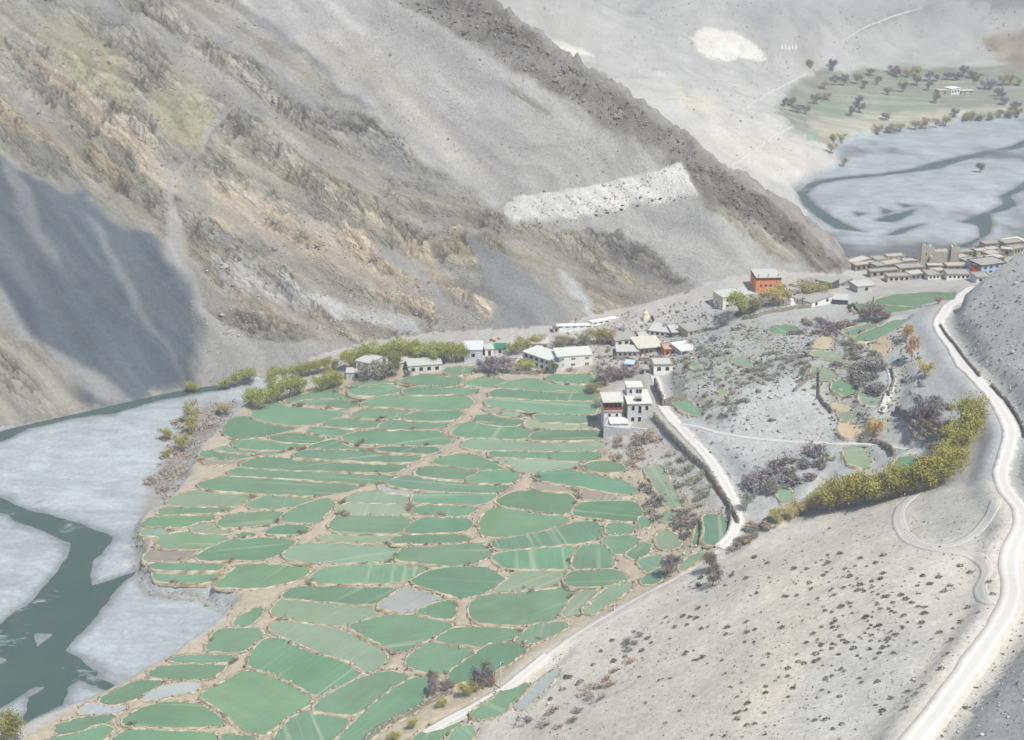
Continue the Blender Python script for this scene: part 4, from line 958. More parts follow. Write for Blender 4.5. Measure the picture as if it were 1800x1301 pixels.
def block(r, L, D, H, wall, roofc, floors=1, nwin=0, small=False, door=False, rim=None, x=0, y=0, z=0, sidewin=0, over=0.22, base=2.0, fm=None):
    w = boxm('wall', x, x + L, y, y + D, z - base, z + H, paint_mat('plaster', wall), r, 0.05)
    rf = boxm('roof', x - over, x + L + over, y - over, y + D + over, z + H - 0.01, z + H + 0.22, paint_mat('flat_roof', roofc), r)
    if rim is not None:
        rm = paint_mat('roof_edge', rim, 0.3, 2.0); e = 0.3
        for nm, (a0, a1, b0, b1) in {'f': (x - over, x + L + over, y - over - .03, y - over + e), 'b': (x - over, x + L + over, y + D + over - e, y + D + over + .03), 'l': (x - over - .03, x - over + e, y - over + e, y + D + over - e), 'r': (x + L + over - e, x + L + over + .03, y - over + e, y + D + over - e)}.items():
            boxm('parapet', a0, a1, b0, b1, z + H + 0.05, z + H + 0.36, rm, rf)
    fh = H / max(floors, 1)
    if nwin: windows(r, x + 0.3, x + L - 0.3, z, floors, fh, nwin, y, small=small, w=min(1.1, L / nwin * 0.5), fm=fm)
    if sidewin: windows(r, x, x + L, z, floors, fh, sidewin, y, side='left', small=small, w=1.0, yl=y + 0.3, yr=y + D - 0.3, fm=fm)
    if door:
        dx = x + L * 0.5; boxm('door', dx - .45, dx + .45, y - .06, y + .05, z, z + min(1.9, fh * .8), WOODD, r)
WH = (246, 246, 240); CREAM = (232, 228, 205); GREYL = (205, 208, 205); MUD = (178, 172, 160); STONE = (160, 158, 150); TAN = (190, 180, 158)
RFL = (206, 206, 198); RFG = (176, 176, 170); RIM = (168, 158, 140)
# label, corners in photo pixels, wall height in pixels, depth m, wall, roof, floors, windows, extra
HOUSES = [
 ('white two storey house behind the willow bushes at the edge of the fields', 627, 658, 651, 660, 22, 6, WH, RFL, 2, 2, dict(door=True)),
 ('low shed with a pale flat roof below the two storey white house', 609, 668, 645, 661, 9, 4, GREYL, RFL, 1, 0, dict(door=True)),
 ('white house with three windows under the yellow willow grove', 652, 643, 682, 640, 13, 6, WH, RFL, 1, 3, {}),
 ('long grey white house with a flat roof above the upper fields', 718, 661, 777, 651, 14, 5.5, (224, 222, 212), RFL, 1, 4, {}),
 ('narrow house with pale roof tucked behind the long grey white house', 703, 650, 748, 638, 9, 4, (220, 212, 192), RFL, 1, 2, {}),
 ('small bluish white house in front of the yellow willow grove', 708, 636, 746, 628, 9, 5, (205, 214, 224), RFG, 1, 3, {}),
 ('tall grey white store building beside the purple bush', 816, 637, 848, 634, 20, 7, (208, 212, 216), (222, 226, 228), 1, 1, {}),
 ('small white hut next to the green roofed shed', 853, 626, 868, 624, 11, 4, WH, RFL, 1, 0, dict(door=True)),
 ('shed with a green roof beside the yellow trees', 869, 622, 889, 620, 8, 4, GREYL, (84, 142, 118), 1, 0, dict(door=True)),
 ('upper room with two openings behind the big white house', 931, 617, 964, 614, 11, 5, (214, 212, 200), RFL, 1, 3, {}),
 ('cream house with a dark side wall in the village centre', 1082, 610, 1120, 605, 10, 6, CREAM, RFG, 1, 3, dict(sidewin=0)),
 ('low house with open porch beside the stone yard walls', 1084, 629, 1122, 626, 9, 5, MUD, RFL, 1, 4, {}),
 ('large house with shaded wooden gallery and cream roof in the village centre', 1122, 624, 1166, 621, 11, 9, (120, 116, 112), (220, 218, 200), 1, 5, {}),  # shade on the gallery side painted into the wall colour
 ('house front painted red orange with dark openings', 1167, 626, 1195, 625, 10, 5, (204, 138, 116), (206, 176, 158), 1, 3, dict(rim=(176, 108, 88))),
 ('low white roofed house next to the red orange front', 1197, 624, 1227, 620, 6, 7, (210, 204, 188), (230, 232, 228), 1, 4, {}),
 ('white walled house with clutter on its roof behind the gallery house', 1140, 593, 1180, 590, 8, 7, (220, 220, 214), RFL, 1, 4, {}),
 ('house with shaded dark side at the top of the village centre', 1181, 594, 1208, 593, 9, 6, (126, 122, 116), RFL, 1, 2, {}),  # shade of the left side painted over the whole wall
 ('tan house with overhanging grey roof at the top of the village centre', 1209, 592, 1236, 588, 9, 6, (208, 192, 154), RFG, 1, 3, {}),
 ('small pale roofed hut between the cream house and the gallery house', 1124, 600, 1140, 599, 6, 4, STONE, RFL, 1, 1, {}),
 ('bright white house half hidden by the grey mound beside the road', 1149, 660, 1182, 652, 14, 5, WH, RFL, 1, 2, dict(rim=RIM)),
 ('pale blue shed beside the purple thicket', 1098, 647, 1113, 646, 6, 3, (196, 212, 220), (206, 220, 226), 1, 1, {}),
 ('roofless grey hut above the three storey house', 1132, 658, 1145, 657, 8, 3, GREYL, RFG, 1, 1, {}),
 ('cream monastery house behind the big yellow green tree', 1270, 545, 1344, 535, 21, 6, (244, 238, 208), RFL, 2, 5, {}),
 ('low white wall building beside the cream monastery house', 1255, 541, 1272, 540, 6, 3, WH, RFL, 1, 0, dict(door=True)),
 ('white farmhouse with two dark windows and grey roof above the terraced slope', 1424, 541, 1464, 533, 11, 7, WH, RFG, 1, 2, {}),
 ('shed with shaded open front attached to the white farmhouse', 1465, 535, 1490, 536, 8, 5, (92, 92, 98), RFL, 1, 0, dict(door=True)),  # dark wall colour stands in for shade inside the open front
 ('flat grey stone house at the foot of the dark ridge', 1430, 504, 1458, 502, 7, 5, STONE, RFG, 1, 2, {}),
 ('dark stone house at the end of the dark ridge', 1459, 509, 1474, 506, 13, 5, (110, 112, 114), RFG, 2, 1, {}),
 ('grey stone house with small roof beside the dark stone house', 1475, 504, 1498, 501, 8, 5, STONE, RFG, 1, 2, {}),
 ('pale grey house with a big tan panel above the green field', 1507, 515, 1538, 513, 11, 5, (204, 204, 202), RFL, 1, 1, {}),
 ('white house in the row below the old fort', 1631, 492, 1653, 491, 7, 5, WH, RFG, 1, 3, dict(rim=RIM)),
 ('long white house with dark windows in the row below the old fort', 1664, 493, 1706, 490, 8, 5, WH, RFG, 1, 5, dict(rim=RIM)),
 ('small white blue house at the edge of the scree spur', 1716, 497, 1742, 496, 8, 5, (226, 234, 242), RFG, 1, 2, dict(rim=RIM)),
 ('red walled temple beside the pale blue house', 1707, 484, 1722, 483, 15, 6, (206, 84, 72), (150, 120, 104), 2, 1, dict(rim=(110, 70, 58))),
 ('pale blue and white house with dark stacked roof edge', 1724, 484, 1768, 478, 15, 7, (176, 202, 230), RFG, 2, 4, dict(rim=(110, 98, 84))),
 ('cream roofed house at the top of the old village', 1778, 433, 1806, 429, 5, 6, (214, 206, 186), (240, 234, 214), 1, 2, {}),
 ('bright white farmhouse among the far orchard trees', 1671, 167, 1687, 166, 10, 6, (250, 250, 248), WH, 1, 3, dict(small=True)),
 ('tan flat roofed barn beside the far white farmhouse', 1651, 167, 1670, 167, 7, 6, (190, 184, 162), (200, 198, 180), 1, 1, dict(small=True)),
 ('low pale barn beyond the far white farmhouse', 1690, 166, 1712, 165, 5, 5, (200, 198, 184), (212, 210, 198), 1, 2, dict(small=True)),
]
OLD = pts('''1503 477 1542 474 1541 481 1556 478 1557 477 1587 474 1588 473 1612 470 1500 468 1530 466 1530 488 1580 484 1581 484 1625 480 1630 479 1662 476 1664 479 1700 476 1560 497 1600 493 1601 492 1626 489
1683 463 1702 461 1685 452 1710 450 1700 471 1720 468 1716 452 1735 450 1736 448 1756 446 1738 459 1758 456 1758 452 1780 450 1730 440 1764 437 1766 441 1797 437 1781 448 1804 445 1640 486 1662 484 1742 466 1766 462 1560 462 1590 460 1540 466 1560 464''')
OLDH = [7, 8, 9, 8, 5, 7, 7, 6, 7, 6, 5, 6, 5, 8, 6, 6, 8, 7, 6, 8, 6, 5, 7, 6, 5]
hrng = random.Random(3)
KINDS_OLD = [('mud brick house with firewood stacked round its roof in the old village', MUD), ('grey stone house with flat roof in the old village', STONE), ('tan mud house with flat roof in the old village', TAN), ('pale plastered house with flat roof in the old village', (206, 200, 186))]
for i in range(0, len(OLD), 2):
    lb, cl_ = KINDS_OLD[hrng.randrange(4)]
    HOUSES.append((lb, OLD[i][0], OLD[i][1], OLD[i + 1][0], OLD[i + 1][1], OLDH[i // 2] * hrng.uniform(1.15, 1.6), 2.4 + hrng.random() * 1.8, cl_, hrng.choice([RFL, RFG, (200, 194, 180)]), 1, hrng.randint(1, 4), dict(rim=RIM, small=True, group='flat roofed houses of the old village')))
def house(lb, x0, y0, x1, y1, hp, D, wall, roofc, fl, nw, ex):
    ex = dict(ex); gr = ex.pop('group', None)
    a, z, ang, L = frame_at((x0, y0), (x1, y1)); H = hp / pxm(a) / 0.93
    r = root_at('house', a, z, ang); block(r, L, D, H, wall, roofc, fl, nw, **ex)
    tag(r, lb, 'house', gr, 'thing'); return r
for h_ in HOUSES: house(*h_)

# the big white house with two wings
a, z, ang, L = frame_at((919, 641), (968, 653)); k = pxm(a)
r = root_at('house', a, z, ang); tag(r, 'big white two storey house with angled wings beside the upper fields', 'house', None, 'thing')
H = 20 / k / .93; block(r, L, 6.5, H, (240, 238, 226), (222, 224, 214), 2, 5)
a2, z2, ang2, L2 = frame_at((980, 651), (1041, 641))
r2m = Matrix.Rotation(-ang, 3, 'Z') @ Vector((a2[0] - a[0], a2[1] - a[1], 0))
wing = boxm('wing', 0, L2, 0, 6.5, -2, H, paint_mat('plaster', WH), r); wing.location = (r2m.x, r2m.y, z2 - z); wing.rotation_euler = (0, 0, ang2 - ang)
boxm('roof', -.2, L2 + .2, -.2, 6.7, H - .01, H + .22, paint_mat('flat_roof', (222, 224, 214)), wing)
for f_ in range(2):
    for t in (0.12, 0.45, 0.85):
        w_ = boxm('window', L2 * t - .6, L2 * t + .6, -.06, .1, H * (.5 * f_ + .18), H * (.5 * f_ + .36), FRAME, wing)
porch = boxm('porch', L - 0.2, L + 2.2, -0.4, 4, -1.5, H * .95, paint_mat('plaster', (214, 216, 214)), r)
boxm('balcony', L - 0.1, L + 2.6, -1.0, -0.4, H * .48, H * .56, paint_mat('plaster', (200, 202, 204)), r)
for t in (0.1, 1.0, 2.0): boxm('pillar', L + t, L + t + .2, -.95, -.75, -1.5, H * .95, WHITEF, r)
boxm('awning', L + 0.3, L + 2.2, 1.0, 3.0, H + .2, H + 1.3, paint_mat('blue_cloth', (150, 170, 172)), r)

# the three storey house above the road bend
a, z, ang, L = frame_at((1103, 749), (1143, 748)); k = pxm(a)
r = root_at('house', a, z, ang); tag(r, 'grey white three storey house with dark red wooden gallery beside the road', 'house', None, 'thing')
H = 39 / k / .92; fh = H / 2
Wc = (208, 210, 206); RW = (228, 227, 218)
block(r, L, 8.5, H, Wc, RW, 2, 0, base=3, over=0.35)
for f_, xs in ((1, (.22, .52, .82)), (0, (.22, .52))):
    for q in xs:
        tall = q == .52
        wz = f_ * fh + (fh * .12 if tall else fh * .38)
        wo = boxm('window', L * q - .55, L * q + .55, -.06, .1, wz, f_ * fh + fh * .86, WHITEF, r); boxm('pane', L * q - .4, L * q + .4, -.1, .05, wz + .12, f_ * fh + fh * .80, DARK, wo)
boxm('upper_room', 0.3, L * .72, 4.6, 8.3, H + .2, H + 2.6, paint_mat('plaster', (222, 222, 216)), r)
boxm('roof', 0.1, L * .75, 4.4, 8.5, H + 2.6, H + 2.8, paint_mat('flat_roof', RW), r)
for q in (0.9, 2.6, 3.4):
    wo = boxm('window', q, q + .7, 4.54, 4.7, H + 1.0, H + 2.1, FRAME, r); boxm('pane', q + .12, q + .58, 4.5, 4.6, H + 1.15, H + 1.95, DARK, wo)
boxm('skylight', L * .32, L * .62, 0.8, 2.3, H + .2, H + 1.15, paint_mat('grey_box', (168, 172, 172)), r)
sf = boxm('solar_panel', L * .36, L * .58, 0.74, 0.8, H + .35, H + 1.05, DARK, r)
# gallery wing
gx0, gx1 = -6.0, -1.3; GH = H * 1.02
block(r, gx1 - gx0, 5.5, GH * .62, (226, 224, 218), RW, 1, 0, x=gx0, y=1.6, base=3, over=0.0)
boxm('gallery', gx0 + .1, gx1 - .1, 2.2, 7.0, GH * .62 + .2, GH * .98, paint_mat('gallery_dark', (92, 54, 52)), r)
boxm('roof', gx0 - .45, gx1 + .3, 1.0, 7.4, GH * .98, GH * 1.03, paint_mat('flat_roof', (224, 220, 208)), r)
RED = paint_mat('red_wood', (150, 92, 86), 0.15)
boxm('railing', gx0 - .1, gx1 + .1, 1.2, 1.35, GH * .62 + .1, GH * .74, RED, r)
boxm('balcony', gx0 - .1, gx1 + .1, 1.2, 2.2, GH * .58, GH * .62 + .12, paint_mat('plaster', (214, 190, 184)), r)
for i in range(5):
    q = gx0 + .05 + i * (gx1 - gx0 - .2) / 4; boxm('pillar', q, q + .14, 1.25, 1.39, GH * .74, GH * .98, RED, r)
for q in (gx0 + 1.0, gx0 + 2.9):
    wo = boxm('window', q, q + .9, 1.52, 1.7, GH * .30, GH * .50, WHITEF, r); boxm('pane', q + .14, q + .76, 1.48, 1.6, GH * .33, GH * .47, DARK, wo)
# kitchen wing in front
kh = 11 / k / .92
boxm('wall', -4.6, -0.06, -2.2, 1.5, -3, kh, paint_mat('plaster', (222, 222, 218)), r); boxm('roof', -4.9, 0.0 - .06, -2.5, 1.5, kh, kh + .2, paint_mat('flat_roof', (230, 230, 224)), r)
for q, lo in ((-3.3, .35), (-1.4, .02)):
    wo = boxm('window', q, q + .85, -2.27, -2.1, kh * lo, kh * .85, WHITEF, r); boxm('pane', q + .13, q + .72, -2.31, -2.2, kh * (lo + .06), kh * .78, DARK, wo)
# compound wall under the house
aw, zw, angw, Lw = frame_at((1064, 769), (1106, 765)); kw = pxm(aw)
rw_o = root_at('retaining_wall', aw, zw, angw); tag(rw_o, 'pale grey plastered retaining wall under the three storey house', 'wall', None, 'thing')
boxm('wall', 0, Lw, 0, 0.5, -2, 17 / kw, paint_mat('plaster', (204, 206, 204)), rw_o); boxm('wall', -0.5, 0, 0.0, 8, -2, 17 / kw + .05, paint_mat('plaster', (204, 206, 204)), rw_o)
boxm('terrace', 0.01, Lw, .5, 6.0, -2, 17 / kw - .35, paint_mat('paving', (206, 206, 200)), rw_o)
boxm('wall', Lw, Lw + 4.5, 1.2, 1.7, -1, 17 / kw - .1, paint_mat('plaster', (208, 210, 208)), rw_o)

# the orange monastery
a, z, ang, L = frame_at((1328, 516), (1371, 514)); k = pxm(a)
r = root_at('monastery', a, z, ang); tag(r, 'orange walled monastery block with a dark roof edge behind the trees', 'monastery', None, 'thing')
H = 24 / k / .93
boxm('wall', 0, L, 0, 8, -3, H, paint_mat('ochre_wash', (240, 156, 112)), r)
boxm('roof', -.15, L + .15, -.15, 8.15, H + .35, H + .55, paint_mat('flat_roof', RFL), r)
boxm('frieze', -.1, L + .1, -.1, 8.1, H - .3, H + .35, paint_mat('frieze', (104, 74, 66)), r)
for q in (.1, .5, .9): boxm('finial', L * q - .15, L * q + .15, .3, .6, H + .55, H + 1.5, paint_mat('gilt', (214, 190, 120)), r)
for q in (.2, .4, .6, .8):
    wo = boxm('window', L * q - .35, L * q + .35, -.05, .1, H * .45, H * .62, FRAME, r); boxm('pane', L * q - .24, L * q + .24, -.08, .05, H * .48, H * .59, DARK, wo)

# long white prayer wall, stepped once
a, z, ang, L = frame_at((979, 585), (1041, 576)); k = pxm(a)
r = root_at('prayer_wall', a, z, ang); tag(r, 'long white prayer wall with dark niches at the foot of the mountain', 'wall', None, 'thing')
h1 = 7.5 / k / .93
a2, z2, ang2, L2 = frame_at((1041, 576), (1112, 563))
for nm, off, zz, an, LL, hh in (('lower', (0, 0), 0, 0, L, h1), ('upper', (a2[0] - a[0], a2[1] - a[1]), z2 - z, ang2 - ang, L2, h1 * 1.15)):
    o3 = Matrix.Rotation(-ang, 3, 'Z') @ Vector((off[0], off[1], 0))
    b_ = boxm('wall_section', 0, LL, 0, 1.6, -1.5, hh, paint_mat('whitewash', (250, 250, 248), 0.05), r); b_.location = (o3.x, o3.y, zz); b_.rotation_euler = (0, 0, an)
    boxm('coping', -.1, LL + .1, -.12, 1.75, hh, hh + .16, paint_mat('whitewash', (250, 250, 248), 0.05), b_)
    n_ = int(LL / 1.9)
    for i in range(n_):
        q = (i + .5) * LL / n_; boxm('niche_shade', q - .62, q + .62, -.03, .2, hh * .62, hh * .80, DARK, b_)  # dark boxes standing proud paint in the shade of the recesses
house('little gate house at the end of the white prayer wall', 973, 586, 983, 585, 10, 2.2, (196, 192, 176), (150, 144, 132), 1, 1, {})

# stupas
def stupa(px, py, hp, lb, col=(244, 236, 206), group=None):
    p = hit(px, py, ZG); k = pxm(p); H = hp / k / .93; s = H / 5.0
    r = root_at('stupa', p, p[2], 0.35); tag(r, lb, 'stupa', group, 'thing'); m = paint_mat('whitewash', col, .06)
    boxm('plinth', -1.5 * s, 1.5 * s, -1.5 * s, 1.5 * s, -.8, .8 * s, m, r); boxm('step', -1.15 * s, 1.15 * s, -1.15 * s, 1.15 * s, .8 * s, 1.5 * s, m, r)
    bm = bmesh.new(); prof = [(.95, 1.5), (1.05, 2.2), (.9, 2.8), (.55, 3.05), (.3, 3.1), (.32, 3.5), (.2, 3.5), (.15, 4.4), (.02, 5.0)]
    rings = [[bm.verts.new((q * s * math.cos(j * math.pi / 5), q * s * math.sin(j * math.pi / 5), zz * s)) for j in range(10)] for q, zz in prof]
    for A_, B_ in zip(rings, rings[1:]):
        for j in range(10): bm.faces.new((A_[j], A_[(j + 1) % 10], B_[(j + 1) % 10], B_[j]))
    me = bpy.data.meshes.new('dome'); bm.to_mesh(me); bm.free(); me.materials.append(m); o = bpy.data.objects.new('dome', me); COL.objects.link(o); o.parent = r
stupa(1135, 560, 20, 'cream stupa beside the end of the white prayer wall')
stupa(1391, 535, 16, 'small white stupa below the orange monastery', (244, 244, 246))
for i, x in enumerate((1374, 1380, 1386, 1392, 1398)): stupa(x, 84, 7, 'tiny white stupa in a row on the far hillside', (250, 250, 250), 'row of stupas on the far hillside')

# the old fort, ruined
a, z, ang, L = frame_at((1617, 470), (1684, 468)); k = pxm(a); r = root_at('fort', a, z, ang)
tag(r, 'tall ruined mud fort with broken towers above the old village', 'fort', None, 'thing'); FMu = paint_mat('fort_mud', (196, 190, 174), .15)
def broken(name, x0, x1, y0, y1, z1, seed):
    rr = random.Random(seed); n = 7; V = []; 
    for i in range(n + 1):
        x = x0 + (x1 - x0) * i / n; zt = z1 * (1 - .16 * rr.random())
        V += [(x, y0, -2), (x, y0, zt), (x, y1, zt * (1 - .05 * rr.random())), (x, y1, -2)]
    Fc = [(4 * i + j, 4 * i + 4 + j, 4 * i + 4 + (j + 1) % 4, 4 * i + (j + 1) % 4) for i in range(n) for j in range(4)] + [(0, 1, 2, 3), (4 * n + 3, 4 * n + 2, 4 * n + 1, 4 * n)]
    me = bpy.data.meshes.new(name); me.from_pydata(V, [], Fc); bm = bmesh.new(); bm.from_mesh(me); bmesh.ops.recalc_face_normals(bm, faces=bm.faces[:]); bm.to_mesh(me); bm.free(); me.materials.append(FMu)
    o = bpy.data.objects.new(name, me); COL.objects.link(o); o.parent = r; return o
u = L / 67.0
t1 = broken('tower', 0, 18 * u, 0, 3, 38 / k / .93, 1); broken('wall', 18.2 * u, 52 * u, 1.0, 4.5, 27 / k / .93, 2); t2 = broken('tower', 52.2 * u, 67 * u, .2, 3.5, 36 / k / .93, 3)
boxm('window', 8 * u, 9.5 * u, -.05, .2, 3.6, 4.4, DARK, t1); boxm('buttress', 15 * u, 20 * u, -1.2, 0, -2, 20 / k, FMu, r)
# small temple with a pointed roof
a, z, ang, L = frame_at((1720, 463), (1736, 462)); k = pxm(a); r = root_at('temple', a, z, ang); tag(r, 'brown temple with a pale pointed roof in the old village', 'temple', None, 'thing')
H = 7 / k; boxm('wall', 0, L, 0, L, -2, H, paint_mat('brown_plaster', (150, 110, 92)), r); boxm('roof', L * .38, L * .62, L * .38, L * .62, H, H + 5 / k, paint_mat('pale_roof', (206, 198, 184)), r, L * .5)

# utility poles
POLE = paint_mat('pole_wood', (150, 140, 126), .15); POLEW = paint_mat('pole_metal', (214, 220, 222), .05)
def pole(px, py, hp, lb, m):
    p = hit(px, py, ZG); H = hp / pxm(p) / .92; r = root_at('utility_pole', p, p[2], random.uniform(0, 3)); tag(r, lb, 'pole', 'utility poles of the valley', 'thing')
    bm = bmesh.new(); bmesh.ops.create_cone(bm, cap_ends=True, segments=8, radius1=.16, radius2=.10, depth=H + 1); bmesh.ops.translate(bm, verts=bm.verts, vec=(0, 0, H / 2 - .5))
    me = bpy.data.meshes.new('shaft'); bm.to_mesh(me); bm.free(); me.materials.append(m); o = bpy.data.objects.new('shaft', me); COL.objects.link(o); o.parent = r
    boxm('crossarm', -.8, .8, -.06, .06, H - .7, H - .55, WOODD, r)
    for q in (-.7, 0, .7): boxm('insulator', q - .06, q + .06, -.06, .06, H - .55, H - .35, POLEW, r)
for x, y, h_, lb, m in ((880, 1212, 52, 'pale utility pole beside the path and the purple tree', POLEW), (1080, 1074, 15, 'short pale post beside the hill foot path', POLEW), (1310, 878, 18, 'pale pole at the edge of the lower road', POLEW), (802, 630, 15, 'pole beside the yellow willow grove', POLE), (1016, 613, 16, 'pole beside the big white house', POLE), (1012, 571, 12, 'pole behind the white prayer wall', POLE), (1410, 537, 15, 'dark pole beside the white farmhouse wall', WOODD), (1534, 534, 12, 'dark pole at the corner of the upper green field', WOODD), (1104, 560, 14, 'pole beside the cream stupa', POLE)): pole(x, y, h_, lb, m)

# dry stone walls
def wall_material():
    m, n, l, b = mat('dry_stone'); geo = n.new('ShaderNodeNewGeometry'); pos = geo.outputs['Position']
    vo = n.new('ShaderNodeTexVoronoi'); vo.inputs['Scale'].default_value = 2.6; l.new(pos, vo.inputs['Vector'])
    c = mixc(n, l, vo.outputs['Color'], c4(138, 132, 122), c4(196, 190, 176))
    l.new(scalec(n, l, c, maprange(n, l, vo.outputs['Distance'], 0.25, 0.5, 1.0, 0.6)), b.inputs['Base Color'])
    bp = n.new('ShaderNodeBump'); bp.inputs['Strength'].default_value = .8; bp.inputs['Distance'].default_value = .12; bp.invert = True
    l.new(vo.outputs['Distance'], bp.inputs['Height']); l.new(bp.outputs['Normal'], b.inputs['Normal']); return m
DSM = wall_material()
srng = np.random.default_rng(21)
def stone_wall(s, h, th, lb, capcol=None, group='dry stone walls of the terraces'):
    w = np.array([hit(x, y, ZG) for x, y in pts(s)]); seg = np.linalg.norm(np.diff(w[:, :2], axis=0), axis=1); cum = np.r_[0, np.cumsum(seg)]
    t = np.arange(0, cum[-1], .9); t = np.r_[t, cum[-1]]
    c = np.c_[np.interp(t, cum, w[:, 0]), np.interp(t, cum, w[:, 1])]; c += srng.normal(0, .07, c.shape)
    T = np.gradient(c, axis=0); T /= np.linalg.norm(T, axis=1)[:, None] + 1e-9; Nn = np.c_[-T[:, 1], T[:, 0]]
    V = []
    for i in range(len(c)):
        z0 = gz(*c[i]); zz = min(z0, gz(*(c[i] + Nn[i] * 1.2)), gz(*(c[i] - Nn[i] * 1.2))) - .5; top = z0 + h * (1 + .12 * srng.normal())
        for sgn, zt in ((-1, zz), (-.8, top), (.8, top + .04 * srng.normal()), (1, zz)): V.append((c[i][0] + Nn[i][0] * sgn * th / 2, c[i][1] + Nn[i][1] * sgn * th / 2, zt))
    n_ = len(c); Q = [(4 * i + j, 4 * i + 4 + j, 4 * i + 5 + j, 4 * i + 1 + j) for i in range(n_ - 1) for j in range(3)] + [(0, 1, 2, 3), (4 * n_ - 1, 4 * n_ - 2, 4 * n_ - 3, 4 * n_ - 4)]
    o = mesh_np('stone_wall', V, Q, DSM, False); tag(o, lb, 'wall', group, 'thing')
    ns = int(cum[-1] * 2.5); ti = srng.uniform(0, cum[-1], ns); C = np.c_[np.interp(ti, cum, w[:, 0]), np.interp(ti, cum, w[:, 1])] + srng.normal(0, th * .18, (ns, 2))
    zc = np.array([gz(*q) for q in C]) + h * (1 + .03 * srng.normal(size=ns))
    pal = np.array([alb(*(capcol or (192, 184, 166))), alb(*(capcol or (166, 158, 142)))])[srng.integers(0, 2, ns)]
    Vs, Ts, cs = stones(np.c_[C, zc], srng.uniform(.14, .26, ns), srng, pal); b_ = mesh_np('coping_stones', Vs, Ts, BM, False, {'col': cs}, parent=o); b_['kind'] = 'stuff'
for s, h, th, lb, cc in (
 ('1150 736 1176 766 1206 797 1236 824 1262 862 1284 896 1298 922', 1.5, .7, 'long dry stone wall along the lower road', None),
 ('1151 680 1157 696 1165 715', 2.6, .6, 'tall dark stone wall facing the road above the three storey house', None),
 ('1165 714 1186 708 1207 701', 1.8, .6, 'stone wall with brown top above the road corner', (176, 156, 122)),
 ('1575 723 1590 735 1602 747 1614 760 1626 771', 1.7, .7, 'curved stone wall beside the walled orchard', None),
 ('1628 772 1648 773 1664 773', 1.2, .6, 'straight stone wall at the orchard path', None),
 ('1510 779 1530 779 1550 784 1564 792 1572 801', 1.4, .7, 'curved stone wall below the thin footpath', None),
 ('1640 706 1655 715 1673 722', 1.3, .5, 'short stone wall under the grey trees', None),
 ('1293 557 1308 551 1320 547 1340 541 1382 537 1420 531', 1.2, .5, 'cream capped wall below the monastery', (226, 218, 190)),
 ('1305 562 1330 559 1350 551 1380 547 1425 541', 1.1, .5, 'lower cream capped wall below the white farmhouse', (222, 214, 190)),
 ('1078 632 1100 633 1116 636', 1.0, .5, 'stone yard wall in front of the porch house', None),
 ('1122 634 1145 635 1160 630', 1.0, .5, 'stone yard wall in front of the gallery house', None),
 ('640 1305 662 1286 690 1270 730 1250 760 1234 795 1218', .9, .5, 'stone wall between the lower fields and the hill path', None),
 ('1395 690 1440 655 1440 700 1455 718 1463 727', 1.0, .5, 'stone edge below the small upper fields', None),
 ('1566 650 1572 672 1562 698', 1.1, .45, 'stone wall along the orchard lane', None),
 ('1653 574 1676 605 1702 640 1722 664', .8, .5, 'kerb of piled stones along the upper road', None),
 ('1742 680 1768 706 1795 746 1803 770', .9, .5, 'stone kerb of the upper road under the spur', None),
 ('1490 540 1510 551 1540 556', 1.0, .5, 'stone wall below the upper green field', None),
 ('880 655 920 658 960 656', .9, .5, 'stone wall below the big white house', None),
 ('1500 540 1530 534', .9, .45, 'short wall at the corner of the upper green field', None)): stone_wall(s, h, th, lb, cc)

# ------------------------------------------------------------------ vegetation
def leaf_material(name, translucent=0.25):
    m, n, l, b = mat(name); oi = n.new('ShaderNodeObjectInfo'); c = N(n, 'ShaderNodeAttribute', attribute_name='shade')
    l.new(scalec(n, l, oi.outputs['Color'], c.outputs['Fac']), b.inputs['Base Color']); return m
LEAF = leaf_material('foliage'); BARK = paint_mat('bark', (158, 148, 138), .2, 3.0)
def tube(V, Fc, p, q, r0, r1, seg=5):
    p = Vector(p); q = Vector(q); d = (q - p); ax = d.normalized(); u = ax.orthogonal().normalized(); w = ax.cross(u); b0 = len(V)
    for c, r in ((p, r0), (q, r1)):
        for j in range(seg):
            a = 6.2832 * j / seg; V.append(tuple(c + (u * math.cos(a) + w * math.sin(a)) * r))
    for j in range(seg): Fc.append((b0 + j, b0 + (j + 1) % seg, b0 + seg + (j + 1) % seg, b0 + seg + j))
def leafmesh(name, C, S, shade, rng, elong=1.0, up=None):
    """leaf-sized triangles at C"""
    n = len(C); a = rng.normal(size=(n, 3)); a /= np.linalg.norm(a, axis=1)[:, None]
    if up is not None: a = a * (1 - up) + np.array((0, 0, 1)) * up; a /= np.linalg.norm(a, axis=1)[:, None]
    b = np.cross(a, rng.normal(size=(n, 3))); b /= np.linalg.norm(b, axis=1)[:, None] + 1e-9
    S = S[:, None]; V = np.stack([C + a * S * elong, C - a * S * elong * .6 + b * S * .55, C - a * S * elong * .6 - b * S * .55], 1).reshape(-1, 3)
    me = bpy.data.meshes.new(name); T = np.arange(3 * n).reshape(-1, 3)
    me.vertices.add(len(V)); me.vertices.foreach_set('co', V.astype(np.float32).ravel()); me.loops.add(3 * n); me.loops.foreach_set('vertex_index', T.astype(np.int32).ravel())
    me.polygons.add(n); me.polygons.foreach_set('loop_start', np.arange(0, 3 * n, 3, dtype=np.int32)); me.polygons.foreach_set('loop_total', np.full(n, 3, np.int32)); me.update(calc_edges=True)
    at = me.attributes.new('shade', 'FLOAT', 'POINT'); at.data.foreach_set('value', np.repeat(shade, 3).astype(np.float32)); me.materials.append(LEAF); return me
